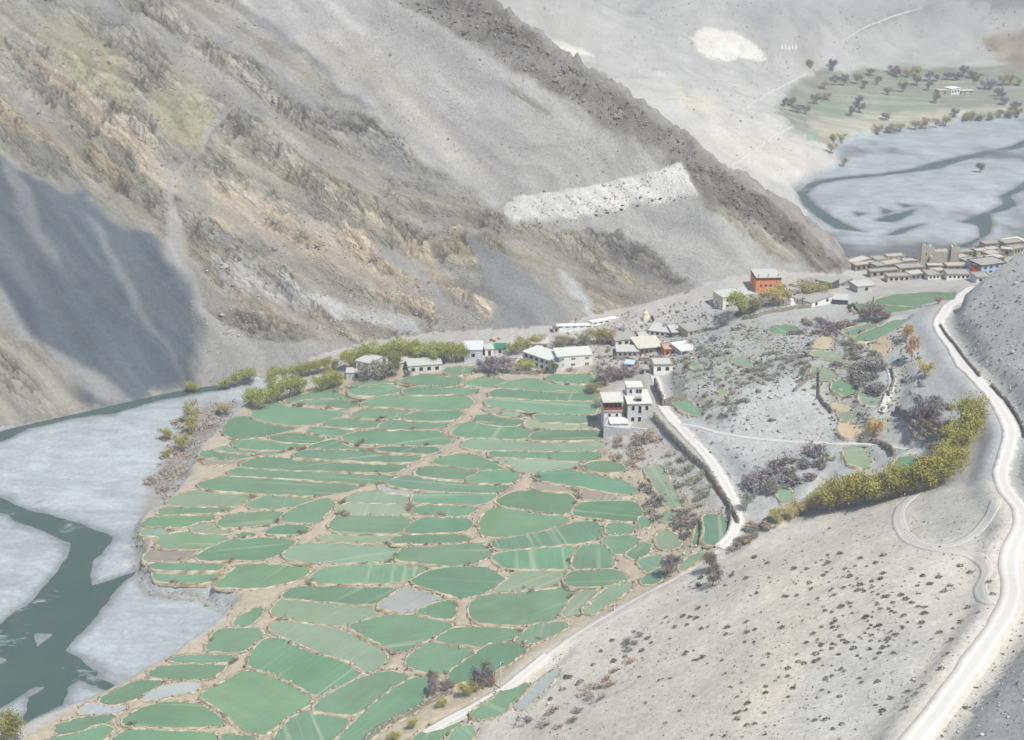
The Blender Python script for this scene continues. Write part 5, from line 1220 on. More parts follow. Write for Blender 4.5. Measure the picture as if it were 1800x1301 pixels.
def make_tree(seed, kind):
    """unit tree: height 1, crown about 1 wide; returns trunk mesh, crown mesh"""
    rng = np.random.default_rng(seed); rr = random.Random(seed); V, Fc = [], []
    base = Vector((0, 0, -.05)); top = Vector((rr.uniform(-.05, .05), rr.uniform(-.05, .05), .42)); tube(V, Fc, base, top, .035, .022)
    tips = []
    for i in range(9):
        a = i * 2.4 + rr.random(); zz = rr.uniform(.18, .42); p = base.lerp(top, zz / .42); L = rr.uniform(.22, .42)
        q = p + Vector((math.cos(a) * L * .8, math.sin(a) * L * .8, L * rr.uniform(.7, 1.3))); tube(V, Fc, p, q, .016, .006, 4); tips.append(q)
        for _ in range(3 if kind != 'bush' else 2):
            w = q + Vector((rr.uniform(-.16, .16), rr.uniform(-.16, .16), rr.uniform(.04, .22))); tube(V, Fc, q, w, .007, .003, 3); tips.append(w)
    tm = bpy.data.meshes.new('trunk'); tm.from_pydata(V, [], Fc); tm.materials.append(BARK)
    nc = 26; cl = []
    for i in range(nc):
        t = tips[rr.randrange(len(tips))]; cl.append((t.x * 1.1 + rr.uniform(-.1, .1), t.y * 1.1 + rr.uniform(-.1, .1), min(.9, max(.2 if kind == 'leafy' else .1, t.z + rr.uniform(-.12, .12)))))
    cl = np.array(cl); per = {'leafy': 84, 'bare': 44, 'bush': 46}[kind]; n = nc * per
    sig = np.array((.095, .095, .085)) * (1.15 if kind == 'leafy' else 1.0)
    C = np.repeat(cl, per, 0) + rng.normal(size=(n, 3)) * sig; C[:, 2] = np.clip(C[:, 2], .06, 1.02)
    sh = np.repeat(rng.uniform(.72, 1.2, nc), per) * rng.uniform(.8, 1.2, n)
    if kind == 'bare': cm = leafmesh('crown', C, rng.uniform(.022, .045, n), sh, rng, 2.6, .45)
    else: cm = leafmesh('crown', C, rng.uniform(.024, .046, n), sh, rng, 1.0)
    return tm, cm
TREES = {'leafy': [make_tree(100 + i, 'leafy') for i in range(5)], 'bare': [make_tree(200 + i, 'bare') for i in range(4)]}
def make_bush(seed, bare=False):
    rng = np.random.default_rng(seed); nc = 9; cl = rng.normal(size=(nc, 3)) * (.24, .24, .16); cl[:, 2] = np.abs(cl[:, 2]) + .22; per = 26; n = nc * per
    C = np.repeat(cl, per, 0) + rng.normal(size=(n, 3)) * (.13, .13, .12); C[:, 2] = np.clip(C[:, 2], .0, 1.0)
    return leafmesh('bush', C, rng.uniform(.05, .10, n), np.repeat(rng.uniform(.7, 1.2, nc), per) * rng.uniform(.8, 1.2, n), rng, 2.2 if bare else 1.1, .3 if bare else None)
BUSH = [make_bush(300 + i) for i in range(5)]; BUSHB = [make_bush(320 + i, True) for i in range(4)]
def make_shrub(seed):
    rng = np.random.default_rng(seed); n = 64; C = rng.normal(size=(n, 3)); C /= np.linalg.norm(C, axis=1)[:, None]; C *= rng.uniform(.55, 1, (n, 1)) * (.5, .5, .62); C[:, 2] = np.abs(C[:, 2])
    return leafmesh('shrub', C, rng.uniform(.10, .18, n), rng.uniform(.75, 1.25, n), rng, 1.3)
SHRUB = [make_shrub(340 + i) for i in range(5)]
vr = random.Random(17)
def colv(rgb, j=.10):
    c = alb(*rgb) * 1.45; f = 1 + vr.uniform(-j, j); return tuple(np.clip(c * f * np.array((1 + vr.uniform(-j, j) * .5, 1, 1 + vr.uniform(-j, j) * .5)), .01, .8)) + (1.0,)
def tree(px, py, w, h, rgb, kind, name, lb, cat, group):
    p = hit(px, py, ZG); k = pxm(p); H = h / k / .93; Wd = w / k
    tm, cm = vr.choice(TREES[kind])
    r = bpy.data.objects.new(name, None); COL.objects.link(r); r.location = (p[0], p[1], p[2] - .05); r.scale = (Wd, Wd, H); r.rotation_euler = (0, 0, vr.uniform(0, 6.28)); tag(r, lb, cat, group, 'thing')
    for nm, me in (('trunk', tm), ('crown', cm)):
        o = bpy.data.objects.new(nm, me); COL.objects.link(o); o.parent = r
        if nm == 'crown': o.color = colv(rgb)
def bush_at(p, wd, ht, rgb, lb, group, meshes=None, name='bush', cat='bush'):
    o = bpy.data.objects.new(name, vr.choice(meshes or BUSH)); COL.objects.link(o); o.location = (p[0], p[1], p[2] - .08 * ht); o.scale = (wd, wd, ht); o.rotation_euler = (0, 0, vr.uniform(0, 6.28)); o.color = colv(rgb, .14); tag(o, lb, cat, group, 'thing')
def bush(px, py, w, h, rgb, lb, group, meshes=None):
    p = hit(px, py, ZG); k = pxm(p); bush_at(p, w / k, h / k, rgb, lb, group, meshes)
YEL = (166, 162, 104); YG = (156, 160, 98); OLI = (140, 140, 104); ORA = (190, 160, 110); PUR = (146, 138, 142); GRY = (146, 144, 138); BRN = (156, 138, 118); DGR = (110, 116, 100)
# willows along the river
G1 = 'willows along the river'; L1 = 'yellow green willow in the row along the river'
for x, y, w, h in ((340, 690, 26, 20), (396, 684, 30, 20), (420, 680, 32, 26), (437, 676, 34, 28), (480, 670, 30, 24), (500, 668, 24, 20), (515, 665, 26, 22), (530, 663, 26, 22), (545, 661, 26, 24), (560, 658, 26, 24), (575, 656, 26, 26), (586, 653, 22, 24)): tree(x, y, w, h, YG, 'leafy', 'willow_tree', L1, 'tree', G1)
for x, y, w, h in ((440, 716, 34, 34), (456, 720, 30, 30), (471, 711, 38, 34), (490, 705, 42, 38), (510, 701, 42, 40), (525, 694, 32, 28), (565, 688, 32, 26), (580, 684, 36, 30), (592, 680, 26, 24)): tree(x, y, w, h, YG, 'leafy', 'willow_tree', 'yellow green willow at the top edge of the riverside field', 'tree', 'willows at the field edge')
for x, y, w, h, c in ((338, 744, 26, 38, (168, 162, 112)), (338, 764, 24, 32, YEL), (292, 774, 22, 22, YEL), (320, 794, 24, 32, YEL), (293, 804, 15, 14, YEL), (396, 730, 26, 24, (172, 164, 122))): tree(x, y, w, h, c, 'leafy', 'willow_tree', 'small dry yellow willow on the pale gravel', 'tree', 'small willows on the gravel')
for x, y in ((618, 650), (635, 645), (650, 640), (668, 637), (685, 634), (700, 632), (716, 630), (735, 634), (750, 637), (765, 638), (780, 638), (795, 637), (808, 635)): tree(x, y, vr.uniform(34, 42), vr.uniform(28, 36), YG, 'leafy', 'willow_tree', 'yellow green willow in the grove behind the village edge houses', 'tree', 'willow grove at the village edge')
V1 = [(655, 666, 44, 30, (150, 146, 130), 'bare', 'grey brown bare tree in front of the two storey white house'), (676, 664, 34, 26, (150, 146, 130), 'bare', 'low grey bare tree beside the tall olive tree'), (696, 662, 26, 44, (156, 152, 110), 'leafy', 'tall olive tree at the corner of the long grey white house'), (718, 661, 16, 12, GRY, 'bare', 'small grey tree against the long grey white house'),
 (853, 653, 34, 26, PUR, 'bare', 'purple grey bare tree in the big thicket below the store building'), (870, 655, 40, 26, PUR, 'bare', 'broad purple bare tree in the middle of the thicket'), (890, 652, 34, 24, (150, 140, 140), 'bare', 'purple bare tree next to the big white house'),
 (900, 624, 24, 20, YG, 'leafy', 'small yellow tree beside the green roofed shed'), (920, 621, 28, 28, YG, 'leafy', 'round yellow green tree behind the big white house'), (945, 610, 30, 20, (164, 160, 108), 'leafy', 'low yellow tree behind the upper room'), (1050, 604, 34, 26, YG, 'leafy', 'yellow green tree below the white prayer wall'), (1066, 605, 28, 26, (168, 150, 120), 'leafy', 'orange brown tree below the white prayer wall'), (1026, 606, 22, 18, OLI, 'leafy', 'olive tree behind the big white house wing'), (985, 607, 30, 14, OLI, 'leafy', 'low olive bush tree behind the upper room'), (1003, 606, 26, 14, (150, 148, 124), 'leafy', 'grey olive tree by the village pole'),
 (922, 652, 34, 18, YG, 'leafy', 'low yellow tree at the foot of the big white house'), (972, 658, 20, 24, (156, 152, 124), 'bare', 'slim bare tree at the porch of the big white house'), (1042, 693, 30, 18, (148, 140, 112), 'leafy', 'dark olive tree at the field edge near the three storey house'), (1062, 676, 36, 28, (150, 138, 138), 'bare', 'purple bare tree above the three storey house'), (1086, 668, 34, 24, (152, 142, 140), 'bare', 'bare tree beside the roofless grey hut'), (1104, 662, 28, 18, (152, 142, 140), 'bare', 'bare tree beside the pale blue shed'), (1072, 664, 30, 16, YG, 'leafy', 'yellow tree over the small top field'), (1052, 718, 18, 20, (170, 176, 150), 'leafy', 'pale green tree against the gallery wing'),
 (1147, 567, 9, 12, (74, 96, 80), 'leafy', 'small dark evergreen beside the cream stupa'),
 (1301, 556, 46, 42, YG, 'leafy', 'big yellow green tree in front of the cream monastery house'), (1324, 549, 28, 28, OLI, 'leafy', 'olive tree beside the big yellow green tree'), (1360, 538, 46, 36, (184, 170, 112), 'leafy', 'golden tree in front of the orange monastery'), (1386, 531, 22, 20, (170, 162, 120), 'leafy', 'small golden tree behind the white stupa'), (1418, 523, 44, 30, (168, 160, 112), 'leafy', 'golden olive tree behind the white farmhouse'), (1446, 516, 28, 16, YG, 'leafy', 'low yellow tree below the dark stone house'),
 (1270, 575, 26, 22, GRY, 'bare', 'grey bare tree below the cream monastery house'), (1534, 562, 36, 28, (134, 128, 126), 'bare', 'big dark bare tree below the upper green field'), (1518, 564, 26, 18, (140, 132, 128), 'bare', 'bare tree beside the big dark bare tree'), (1552, 561, 26, 16, (150, 136, 124), 'bare', 'brown bare tree below the upper green field'), (1650, 534, 18, 14, (170, 148, 128), 'bare', 'brown bare tree at the end of the upper green field'),
 (1603, 636, 28, 44, (200, 164, 132), 'bare', 'orange bare tree beside the walled plot'), (1592, 602, 22, 32, (190, 172, 112), 'leafy', 'golden tree above the orange bare tree'), (1625, 664, 26, 30, (186, 178, 112), 'leafy', 'lone yellow tree below the upper road'), (1533, 774, 32, 38, (190, 164, 104), 'leafy', 'golden orange tree with dark base beside the footpath'),
 (1610, 745, 34, 34, PUR, 'bare', 'purple bare tree at the edge of the walled orchard'), (1627, 742, 42, 44, PUR, 'bare', 'tall purple bare tree in the walled orchard'), (1643, 738, 34, 36, GRY, 'bare', 'grey bare tree behind the short stone wall'), (1632, 762, 30, 26, (128, 122, 116), 'bare', 'dark bare tree inside the walled orchard'), (1660, 768, 30, 26, (140, 130, 122), 'bare', 'brown bare tree beside the poplar row'), (1640, 800, 30, 22, (150, 138, 130), 'bare', 'brown bare tree below the orchard wall'),
 (10, 1316, 60, 64, (134, 130, 72), 'leafy', 'dark yellow tree on the river bank at the lower fields'),
 (821, 1224, 28, 28, YEL, 'leafy', 'yellow tree at the path below the purple tree'), (776, 1244, 20, 18, YEL, 'leafy', 'small yellow bush tree along the hill path wall'), (725, 1280, 20, 20, YEL, 'leafy', 'yellow bush tree at the bottom of the hill path'), (690, 1303, 24, 18, YEL, 'leafy', 'yellow bush tree at the wall corner of the hill path'), (850, 1212, 34, 44, (126, 120, 124), 'bare', 'purple bare tree beside the pale utility pole'), (838, 1216, 28, 22, (176, 160, 120), 'leafy', 'tan tree between the yellow tree and the purple tree'), (864, 1206, 24, 22, (168, 150, 128), 'leafy', 'brown tree under the pale utility pole'), (765, 1218, 30, 28, (150, 140, 136), 'bare', 'purple bare tree in the corner of the lower fields'), (786, 1214, 22, 20, (146, 138, 132), 'bare', 'small bare tree beside the lower field corner'), (760, 1194, 15, 14, (120, 122, 90), 'leafy', 'small dark olive tree between the lower fields'),
 (1180, 1014, 34, 40, (134, 130, 130), 'bare', 'grey bare tree at the foot of the shrubby hill'), (1252, 1006, 34, 34, (122, 118, 98), 'leafy', 'olive tree at the bend of the lower road'), (1252, 1030, 34, 34, (140, 132, 126), 'bare', 'bare grey tree below the olive tree at the road bend'), (1310, 900, 24, 34, (160, 164, 146), 'leafy', 'pale green tree beside the lower road pole'), (1355, 870, 24, 24, GRY, 'bare', 'grey bare tree beside the small pale field')]
for x, y, w, h, c, kd, lb in V1: tree(x, y, w, h, c, kd, 'tree', lb, 'tree', None)
for x, y in ((1458, 896), (1470, 894), (1487, 892), (1503, 890), (1520, 887), (1538, 883), (1555, 879), (1572, 875), (1588, 871), (1606, 867)): tree(x, y, vr.uniform(50, 60), vr.uniform(42, 54), (158, 154, 92), 'leafy', 'poplar_tree', 'yellow olive poplar in the row above the hilltop track', 'tree', 'poplar row above the track')
for x, y in ((1640, 857), (1655, 850), (1668, 841), (1674, 824), (1680, 806), (1686, 788), (1693, 775), (1700, 760), (1706, 746), (1628, 862)): tree(x, y, vr.uniform(48, 58), vr.uniform(44, 56), (158, 152, 90), 'leafy', 'poplar_tree', 'yellow olive poplar in the column between the orchard and the upper road', 'tree', 'poplar column beside the upper road')
for x, y in ((1365, 920), (1382, 915), (1400, 908), (1418, 902), (1436, 896)): tree(x, y, 30, 26, vr.choice([(186, 170, 122), (176, 150, 132), (184, 174, 110)]), 'leafy', 'tree', 'low tan tree along the field strip before the poplar row', 'tree', 'low trees before the poplar row')
# the far oasis
Z = lambda a, b: (1340 + a / 3.913, 80 + b / 3.913)
FARV = pts3('300 475 0 370 405 0 440 375 1 485 172 0 500 275 0 560 275 0 330 158 2 650 262 3 740 207 3 895 202 3 925 217 0 1000 220 1 1060 215 2 1150 248 4 1195 248 4 1270 236 0 1440 222 0 1480 242 3 860 342 3 965 322 3 615 487 0 665 462 0 665 402 0 1655 272 2 1700 272 2 1765 272 2 1530 302 4 1570 302 4 1640 372 0 1660 410 0 1740 452 0 790 612 1 490 662 2 540 660 2 475 742 1 560 832 1 950 592 1 880 602 1 1320 492 0 850 512 0 1050 580 1 1120 572 1 1190 564 1 1260 556 1 1400 522 2 1440 522 2 1500 520 2 1570 515 2 1630 502 2 1690 500 2 1750 498 2 700 300 3 790 275 3 1060 275 3 1140 310 3 1380 215 0 1620 350 0 420 300 1 240 460 3 200 420 3 150 420 3 1340 240 0 1190 398 3')
FC_ = [(138, 130, 136), (176, 162, 130), (162, 160, 104), (134, 136, 118), (146, 146, 148)]; FL_ = ['purple grey bare tree in the far oasis', 'tan tree in the far oasis', 'yellow green tree in the far oasis', 'dark olive tree in the far oasis', 'grey bare tree in the far oasis']
for a_, b_, c_ in FARV:
    x, y = Z(a_, b_); c_ = int(c_); tree(x, y, vr.uniform(13, 19), vr.uniform(12, 18), FC_[c_], 'bare' if c_ in (0, 4) else 'leafy', 'tree', FL_[c_], 'tree', 'trees of the far oasis')
tree(1723, 303, 16, 17, (134, 134, 112), 'leafy', 'tree', 'lone olive tree standing on the far gravel plain', 'tree', None)
# bushes in thickets
def in_poly(s):
    P = pts(s); xs = [q[0] for q in P]; ys = [q[1] for q in P]
    while True:
        x = vr.uniform(min(xs), max(xs)); y = vr.uniform(min(ys), max(ys))
        if poly_sd(np.array([x]), np.array([y]), P)[0] > 0: return x, y
FPOLY = [pts(l_[1:]) for l_ in FIELDS.split('\n')]
def free(x, y, m=1.0):
    for P in FPOLY:
        if abs(P[0][0] - x) < 220 and poly_sd(np.array([x]), np.array([y]), P)[0] > -m: return False
    for nm, lb, wid, s in ROADS:
        if line_dist(x, y, s) < 14: return False
    return True
def line_dist(x, y, s):
    P = pts(s); best = 1e9
    for (ax, ay), (bx, by) in zip(P, P[1:]):
        ex, ey = bx - ax, by - ay; t = max(0, min(1, ((x - ax) * ex + (y - ay) * ey) / (ex * ex + ey * ey))); best = min(best, math.hypot(x - ax - t * ex, y - ay - t * ey))
    return best
THICK = [('1310 862 1330 832 1380 805 1440 784 1500 782 1470 828 1410 850 1360 862', 28, 22, 18, [PUR, (132, 126, 126), GRY], 'purple grey bush in the thicket below the thin footpath', BUSHB),
 ('1490 655 1530 640 1562 655 1568 690 1552 722 1515 690', 24, 22, 16, [(134, 130, 130), (146, 146, 130), PUR], 'grey bush in the thicket beside the orchard lane', BUSHB),
 ('1420 560 1500 572 1480 592 1440 590 1400 600 1395 580', 16, 20, 14, [(140, 130, 132), (150, 142, 134)], 'purple brown bush among the upper small fields', BUSHB),
 ('1200 620 1260 610 1340 620 1400 600 1410 640 1330 680 1260 700 1210 680 1190 650', 56, 15, 9, [(148, 150, 134), (136, 138, 126), (156, 154, 138), (138, 132, 128)], 'grey green bush on the stony slope above the road corner', None),
 ('1240 690 1300 700 1330 720 1290 740 1240 735', 14, 14, 9, [(140, 142, 126), (130, 132, 120)], 'dark green bush below the stony slope', None),
 ('1390 610 1420 640 1450 660 1440 700 1405 690 1400 650', 14, 13, 10, [(132, 134, 118), (128, 126, 120)], 'dark bush along the edge of the small upper fields', None),
 ('1460 600 1530 600 1560 640 1500 650 1460 640', 22, 15, 10, [(142, 140, 132), (152, 148, 136), (130, 126, 122)], 'mixed grey bush between the tan plots', BUSHB),
 ('1068 778 1120 762 1165 760 1150 800 1110 830 1075 800', 24, 18, 11, [(164, 152, 138), (170, 154, 138), (152, 146, 134)], 'tan brown bush on the bank below the three storey house', BUSHB),
 ('1160 790 1210 800 1255 860 1275 905 1230 900 1200 880 1180 830', 24, 17, 12, [(146, 148, 132), (158, 156, 136), (140, 142, 128)], 'olive grey bush in the garden beside the lower road', None),
 ('1125 850 1160 880 1200 900 1230 900 1220 950 1190 930 1140 905', 24, 17, 13, [(140, 136, 132), (132, 130, 126), (150, 148, 132)], 'grey bush between the small garden fields', BUSHB),
 ('1320 920 1360 925 1300 965 1240 1000 1200 1020 1260 975', 22, 15, 10, [(150, 146, 136), (186, 158, 138), (140, 136, 126)], 'bush on the verge between the lower road and the shrubby hill', BUSHB),
 ('255 800 320 730 390 720 350 790 300 860 262 868', 26, 16, 11, [(176, 164, 152), (164, 158, 148), (172, 168, 150)], 'pinkish dry bush on the river terrace edge', BUSHB),
 ('900 1270 980 1240 1060 1180 1120 1110 1150 1130 1060 1230 960 1300', 20, 18, 10, [(150, 144, 136), (160, 140, 128), (140, 138, 128)], 'grey bush in the gully at the foot of the shrubby hill', BUSHB)]
for s, n_, w_, h_, cols, lb, ms in THICK:
    for _ in range(n_):
        for _t in range(30):
            x, y = in_poly(s)
            if free(x, y): break
        else: continue
        f = vr.uniform(.7, 1.35); bush(x, y, w_ * f, h_ * f, vr.choice(cols), lb, 'bushes: ' + lb[:30], ms)
VILB = [(970, 612), (1005, 620), (1040, 622), (1055, 630), (1068, 618), (1062, 640), (1120, 640), (1140, 612), (1128, 655), (1185, 640), (1205, 632), (1215, 605), (1235, 610), (1170, 575), (1200, 572), (1100, 590), (1090, 580), (1145, 580), (1240, 580), (1255, 600), (950, 655), (1000, 652), (1050, 648)]
for x, y in VILB: bush(x, y, vr.uniform(12, 20), vr.uniform(8, 13), vr.choice([(146, 146, 128), (156, 150, 136), (132, 134, 118), PUR]), 'grey green bush between the village houses', 'bushes among the village houses')
# dry clumps on the field banks
bk = 0
while bk < 95:
    P = vr.choice(FPOLY[:120]); i = vr.randrange(len(P)); t = vr.random(); a_, b_ = P[i], P[(i + 1) % len(P)]; x = a_[0] + (b_[0] - a_[0]) * t + vr.uniform(-3, 3); y = a_[1] + (b_[1] - a_[1]) * t + vr.uniform(2, 5)
    if not (200 < x < 1110 and 660 < y < 1290) or not free(x, y, -0.5): continue
    pw = hit(x, y, ZG); bush_at(pw, vr.uniform(8, 20) / pxm(pw), vr.uniform(4, 8) / pxm(pw), vr.choice([(148, 130, 108), (136, 126, 106), (160, 142, 116), (122, 118, 96)]), 'dry brown clump of weeds on a stone field bank', 'dry clumps on the field banks', BUSHB, 'weed_clump', 'weeds'); bk += 1
# shrubs of the near hill
HS = pts('''670 475 745 435 770 368 860 400 885 440 940 485 1000 465 1045 453 1020 368 1270 437 1155 540 1070 550 1275 605 1280 635 1265 685 1380 520 1410 490 1505 605 1470 680 1360 737 1420 775 1365 928 1030 995 945 1000 1275 1018 1100 1085
1235 1060 1190 1048 1055 1150 1180 1135 830 1075 755 985 790 965 560 925 555 968 440 1022 440 1055 560 1075 585 1030 345 1110 335 1145 290 1160 285 1190 340 1225 705 850 735 800 790 797 835 755 690 742 735 708 790 688 755 622 840 600 885 582
605 540 540 545 525 710 455 850 240 710 345 735 340 680 230 745 75 660 85 610 25 695 20 845 80 880 110 865 1230 790 1115 845 1085 770 1060 815 990 825 1040 845 905 820 870 790 840 930 700 1200 760 1195 795 1245 840 1220 970 655 1180 560 1245 600
1210 580 1060 425 1310 480 1355 445 1240 490 1465 385 1520 420 1620 470 1635 535 1560 630 640 900 610 890 700 890 850 500 960 520 925 515 1130 750 1040 700 1000 750 1170 645 1300 480 1060 330 940 345 830 320 660 400 590 400 380 340 450 370 260 435 340 450''')
LS = 'low dark shrub on the pale near hill'; GS = 'shrubs of the near hill'
def shrub(px, py, s):
    p = hit(px, py, ZG); k = pxm(p); bush_at(p, s / k * 1.1, s / k * .62, vr.choice([(112, 110, 100), (102, 102, 96), (122, 116, 102), (98, 100, 94)]), LS, GS, SHRUB, 'shrub', 'shrub')
for a_, b_ in HS: shrub(1200 + a_ / 3, 867 + b_ / 3, vr.uniform(9, 14))
HP1 = '1230 1010 1420 960 1560 985 1660 1010 1700 1120 1600 1240 1480 1300 1300 1300 1180 1300 1100 1240 1120 1130'; HP2 = '1430 980 1560 1000 1600 1100 1520 1200 1440 1180 1430 1080'; n_ = 0
while n_ < 160:
    x, y = in_poly(HP2 if n_ % 2 else HP1)
    if min(line_dist(x, y, r_[3]) for r_ in ROADS) < 26: continue
    shrub(x, y, vr.uniform(5, 9.5)); n_ += 1
for _ in range(24):
    x, y = in_poly('1020 1140 1240 1005 1260 1060 1120 1160 1040 1220 960 1240'); shrub(x, y, vr.uniform(8, 14))

# ------------------------------------------------------------------ scattered rocks and far scrub nobody could count
def scatter_stuff(name, poly, n, size, pal, flat, seed, kind_label, minz=None, dens=None, sink=0.25):
    rng = np.random.default_rng(seed); P = pts(poly); xs = [q[0] for q in P]; ys = [q[1] for q in P]
    X = rng.uniform(min(xs), max(xs), n * 3); Y = rng.uniform(min(ys), max(ys), n * 3)
    ok = poly_sd(X, Y, P) > 0
    if dens is not None: ok &= rng.uniform(size=len(X)) < dens(X, Y)
    X = X[ok][:n]; Y = Y[ok][:n]; C = np.array([hit(a, b, ZG) for a, b in zip(X, Y)])
    k = F / (C[:, 1] * CP - (C[:, 2] - CAMH) * SP)
    S = rng.uniform(size[0], size[1], len(C)) * (1 + rng.pareto(3.0, len(C)) * .5).clip(1, 3) / k
    C[:, 2] += S * flat * (1 - 2 * sink) * .5
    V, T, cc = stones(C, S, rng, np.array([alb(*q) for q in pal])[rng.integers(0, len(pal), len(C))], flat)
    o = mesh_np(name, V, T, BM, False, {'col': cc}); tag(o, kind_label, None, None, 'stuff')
patchy = lambda f, t: (lambda X, Y: sstep(t, t + .35, fbm(X / f, Y / f, 3)) + .12)
scatter_stuff('hill_tufts', '1480 900 1640 865 1760 880 1770 1000 1690 1150 1570 1301 760 1301 1000 1135 1250 1005', 2200, (.5, 1.1), [(120, 116, 104), (134, 128, 114), (150, 144, 130)], .7, 50, 'tiny dry tufts on the near hill', dens=patchy(70, -.1))
scatter_stuff('slope_tufts', '1190 610 1300 570 1420 590 1600 570 1640 650 1580 740 1470 770 1420 660 1330 700 1240 740 1180 690', 1500, (.8, 2.2), [(136, 138, 122), (150, 148, 130), (126, 126, 114), (160, 154, 138)], .8, 65, 'low scrub on the slope below the monastery', dens=patchy(40, -.1))
scatter_stuff('foot_scrub', '960 590 1060 560 1200 530 1300 510 1420 500 1480 500 1420 520 1290 560 1240 580 1060 590', 500, (.7, 1.9), [(146, 146, 132), (176, 172, 160), (130, 128, 118), (200, 196, 186)], .8, 66, 'scrub and stones at the mountain foot')
scatter_stuff('river_scrub', '262 850 290 790 330 735 372 705 420 705 395 745 340 800 322 850 288 885', 700, (.7, 2.0), [(178, 166, 152), (162, 154, 142), (150, 144, 132), (190, 178, 164)], .8, 67, 'dry scrub on the river terrace edge')
scatter_stuff('scree_stones', '1665 560 1700 512 1800 440 1830 440 1830 1300 1650 1301 1720 1200 1795 1060 1810 900 1795 760', 900, (.8, 2.0), [(186, 186, 180), (206, 206, 200), (120, 120, 114), (150, 150, 144)], .7, 51, 'loose stones on the scree spur')
scatter_stuff('hill_pebbles', '1480 900 1640 860 1760 870 1780 1000 1700 1160 1590 1301 700 1301 1000 1130 1250 1000', 1500, (.5, 1.3), [(214, 210, 200), (172, 166, 154), (140, 134, 122), (224, 220, 212)], .7, 52, 'pebbles on the near hill')
scatter_stuff('mountain_rubble', '340 600 330 500 380 380 500 380 650 430 780 500 860 560 800 585 600 610 420 660 360 668', 1500, (.5, 1.5), [(206, 196, 174), (188, 180, 164), (170, 162, 148), (214, 210, 200), (150, 142, 130)], .8, 53, 'fallen rocks on the lower mountain', dens=patchy(60, .0))
scatter_stuff('mountain_outcrop', '0 0 400 0 640 200 880 380 860 440 700 430 480 360 340 330 300 400 100 300 0 250', 1500, (.5, 1.5), [(178, 172, 148), (192, 182, 156), (150, 146, 134), (168, 164, 150), (136, 132, 122)], .7, 54, 'broken rock on the upper mountain', dens=patchy(50, .05))
scatter_stuff('ridge_rock', '700 5 850 5 965 92 1155 212 1300 320 1470 465 1400 440 1300 375 1225 320 1160 250 1080 225 950 140', 1600, (.9, 2.4), [(138, 128, 116), (154, 144, 130), (122, 114, 104), (164, 156, 140)], .9, 55, 'crags along the mountain ridge')
scatter_stuff('cliff_blocks', '885 368 905 348 1000 340 1160 305 1195 290 1222 345 1110 362 1000 392 905 394', 260, (.6, 1.6), [(214, 208, 192), (206, 202, 190), (190, 184, 170), (200, 196, 186)], .9, 56, 'blocks of the pale cliff')
scatter_stuff('cliff_cave_shade', '925 396 970 388 1050 372 1110 356 1215 340 1222 350 1115 366 1000 396 930 402', 60, (.9, 2.2), [(96, 90, 82), (112, 104, 94), (124, 116, 106)], .6, 63, 'dark stones standing for overhang shade along the foot of the pale cliff')  # dark stones painted as the shade under the cliff overhangs
scatter_stuff('far_scrub', '880 20 1000 60 1200 180 1290 280 1390 330 1440 290 1400 240 1360 180 1420 120 1560 110 1720 100 1800 60 1790 10 1500 5 1000 5', 1500, (.4, .9), [(140, 140, 128), (152, 150, 138), (128, 128, 118)], .8, 57, 'tiny shrubs dotted over the far slopes', dens=patchy(90, -.1))
scatter_stuff('slope_scrub', '440 20 690 10 950 150 1150 280 1000 330 900 345 760 280 600 160', 460, (.5, 1.1), [(122, 122, 112), (136, 134, 122), (150, 146, 134)], .8, 58, 'tiny shrubs dotted over the smooth mountain slope', dens=patchy(80, -.05))
scatter_stuff('village_clutter', '1060 585 1240 575 1250 610 1230 640 1150 650 1060 645', 420, (.9, 2.2), [(190, 184, 172), (150, 144, 134), (116, 110, 102), (214, 210, 202), (170, 150, 132)], .8, 64, 'firewood and rubble heaps between the village houses')
scatter_stuff('village_rubble', '960 600 1060 570 1200 570 1260 590 1300 560 1420 560 1440 600 1300 620 1230 640 1160 660 1060 650 900 650 880 640', 900, (.7, 2.0), [(200, 194, 180), (170, 164, 152), (140, 134, 124), (222, 218, 208)], .7, 59, 'rubble and stone heaps round the village')
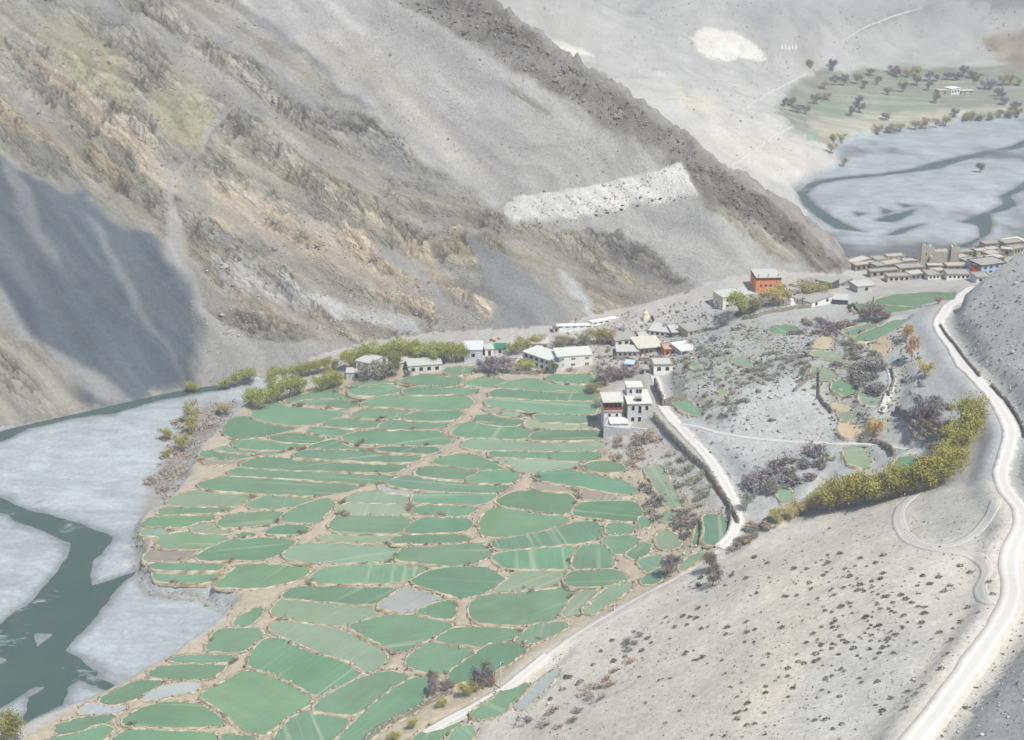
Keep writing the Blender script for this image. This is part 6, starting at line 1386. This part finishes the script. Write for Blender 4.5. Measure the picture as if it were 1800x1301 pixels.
scatter_stuff('slope_stones', '1200 640 1420 600 1600 570 1640 700 1600 800 1480 780 1340 860 1290 880 1200 760', 1100, (.6, 1.8), [(206, 206, 200), (160, 158, 150), (130, 128, 120), (216, 214, 206)], .7, 60, 'stones on the grey slope below the monastery')
scatter_stuff('terrace_rubble', '1065 780 1150 760 1290 880 1290 940 1200 1000 1120 1000 1110 880 1070 820', 700, (.6, 1.7), [(206, 198, 180), (172, 162, 142), (138, 130, 114), (222, 218, 206)], .7, 61, 'rubble between the garden terraces')
scatter_stuff('bank_rubble', '235 930 255 960 258 1030 372 1046 440 1070 405 1085 340 1060 255 1045 228 990', 260, (.7, 1.8), [(190, 186, 174), (130, 126, 116), (160, 154, 140)], .7, 62, 'rubble along the eroded river bank')
for nm, px_, py_, s_, lb in (('boulder', 849, 610, 7, 'pale boulder at the foot of the mountain beside the green roofed shed'), ('boulder', 867, 600, 5, 'smaller boulder above the green roofed shed'), ('boulder', 878, 596, 5, 'grey boulder on the fan foot above the village')):
    p = hit(px_, py_, ZG); k = pxm(p); V, T, cc = stones(np.array([p + np.array((0, 0, s_ / k * .3))]), np.array([s_ / k]), np.random.default_rng(int(px_)), np.array([alb(214, 198, 170)]), .8)
    o = mesh_np(nm, V, T, BM, False, {'col': cc}); tag(o, lb, 'boulder', None, 'thing')

# ------------------------------------------------------------------ dusty valley air
def haze():
    m = bpy.data.materials.new('haze'); m.use_nodes = True; n = m.node_tree.nodes; n.clear()
    out = n.new('ShaderNodeOutputMaterial'); v = n.new('ShaderNodeVolumePrincipled')
    v.inputs['Color'].default_value = (0.93, 0.96, 1.0, 1); v.inputs['Density'].default_value = HAZE; v.inputs['Anisotropy'].default_value = 0.15
    m.node_tree.links.new(v.outputs[0], out.inputs['Volume'])
    lo = (-960, -220, -3.0); hi = (1060, 2060, 430)
    me = bpy.data.meshes.new('haze'); bm = bmesh.new(); bmesh.ops.create_cube(bm, size=1.0)
    for q in bm.verts: q.co = Vector([lo[i] + (q.co[i] + 0.5) * (hi[i] - lo[i]) for i in range(3)])
    bm.to_mesh(me); bm.free(); me.materials.append(m)
    o = bpy.data.objects.new('haze', me); COL.objects.link(o); tag(o, kind='stuff')
HAZE = 0.00055
haze()
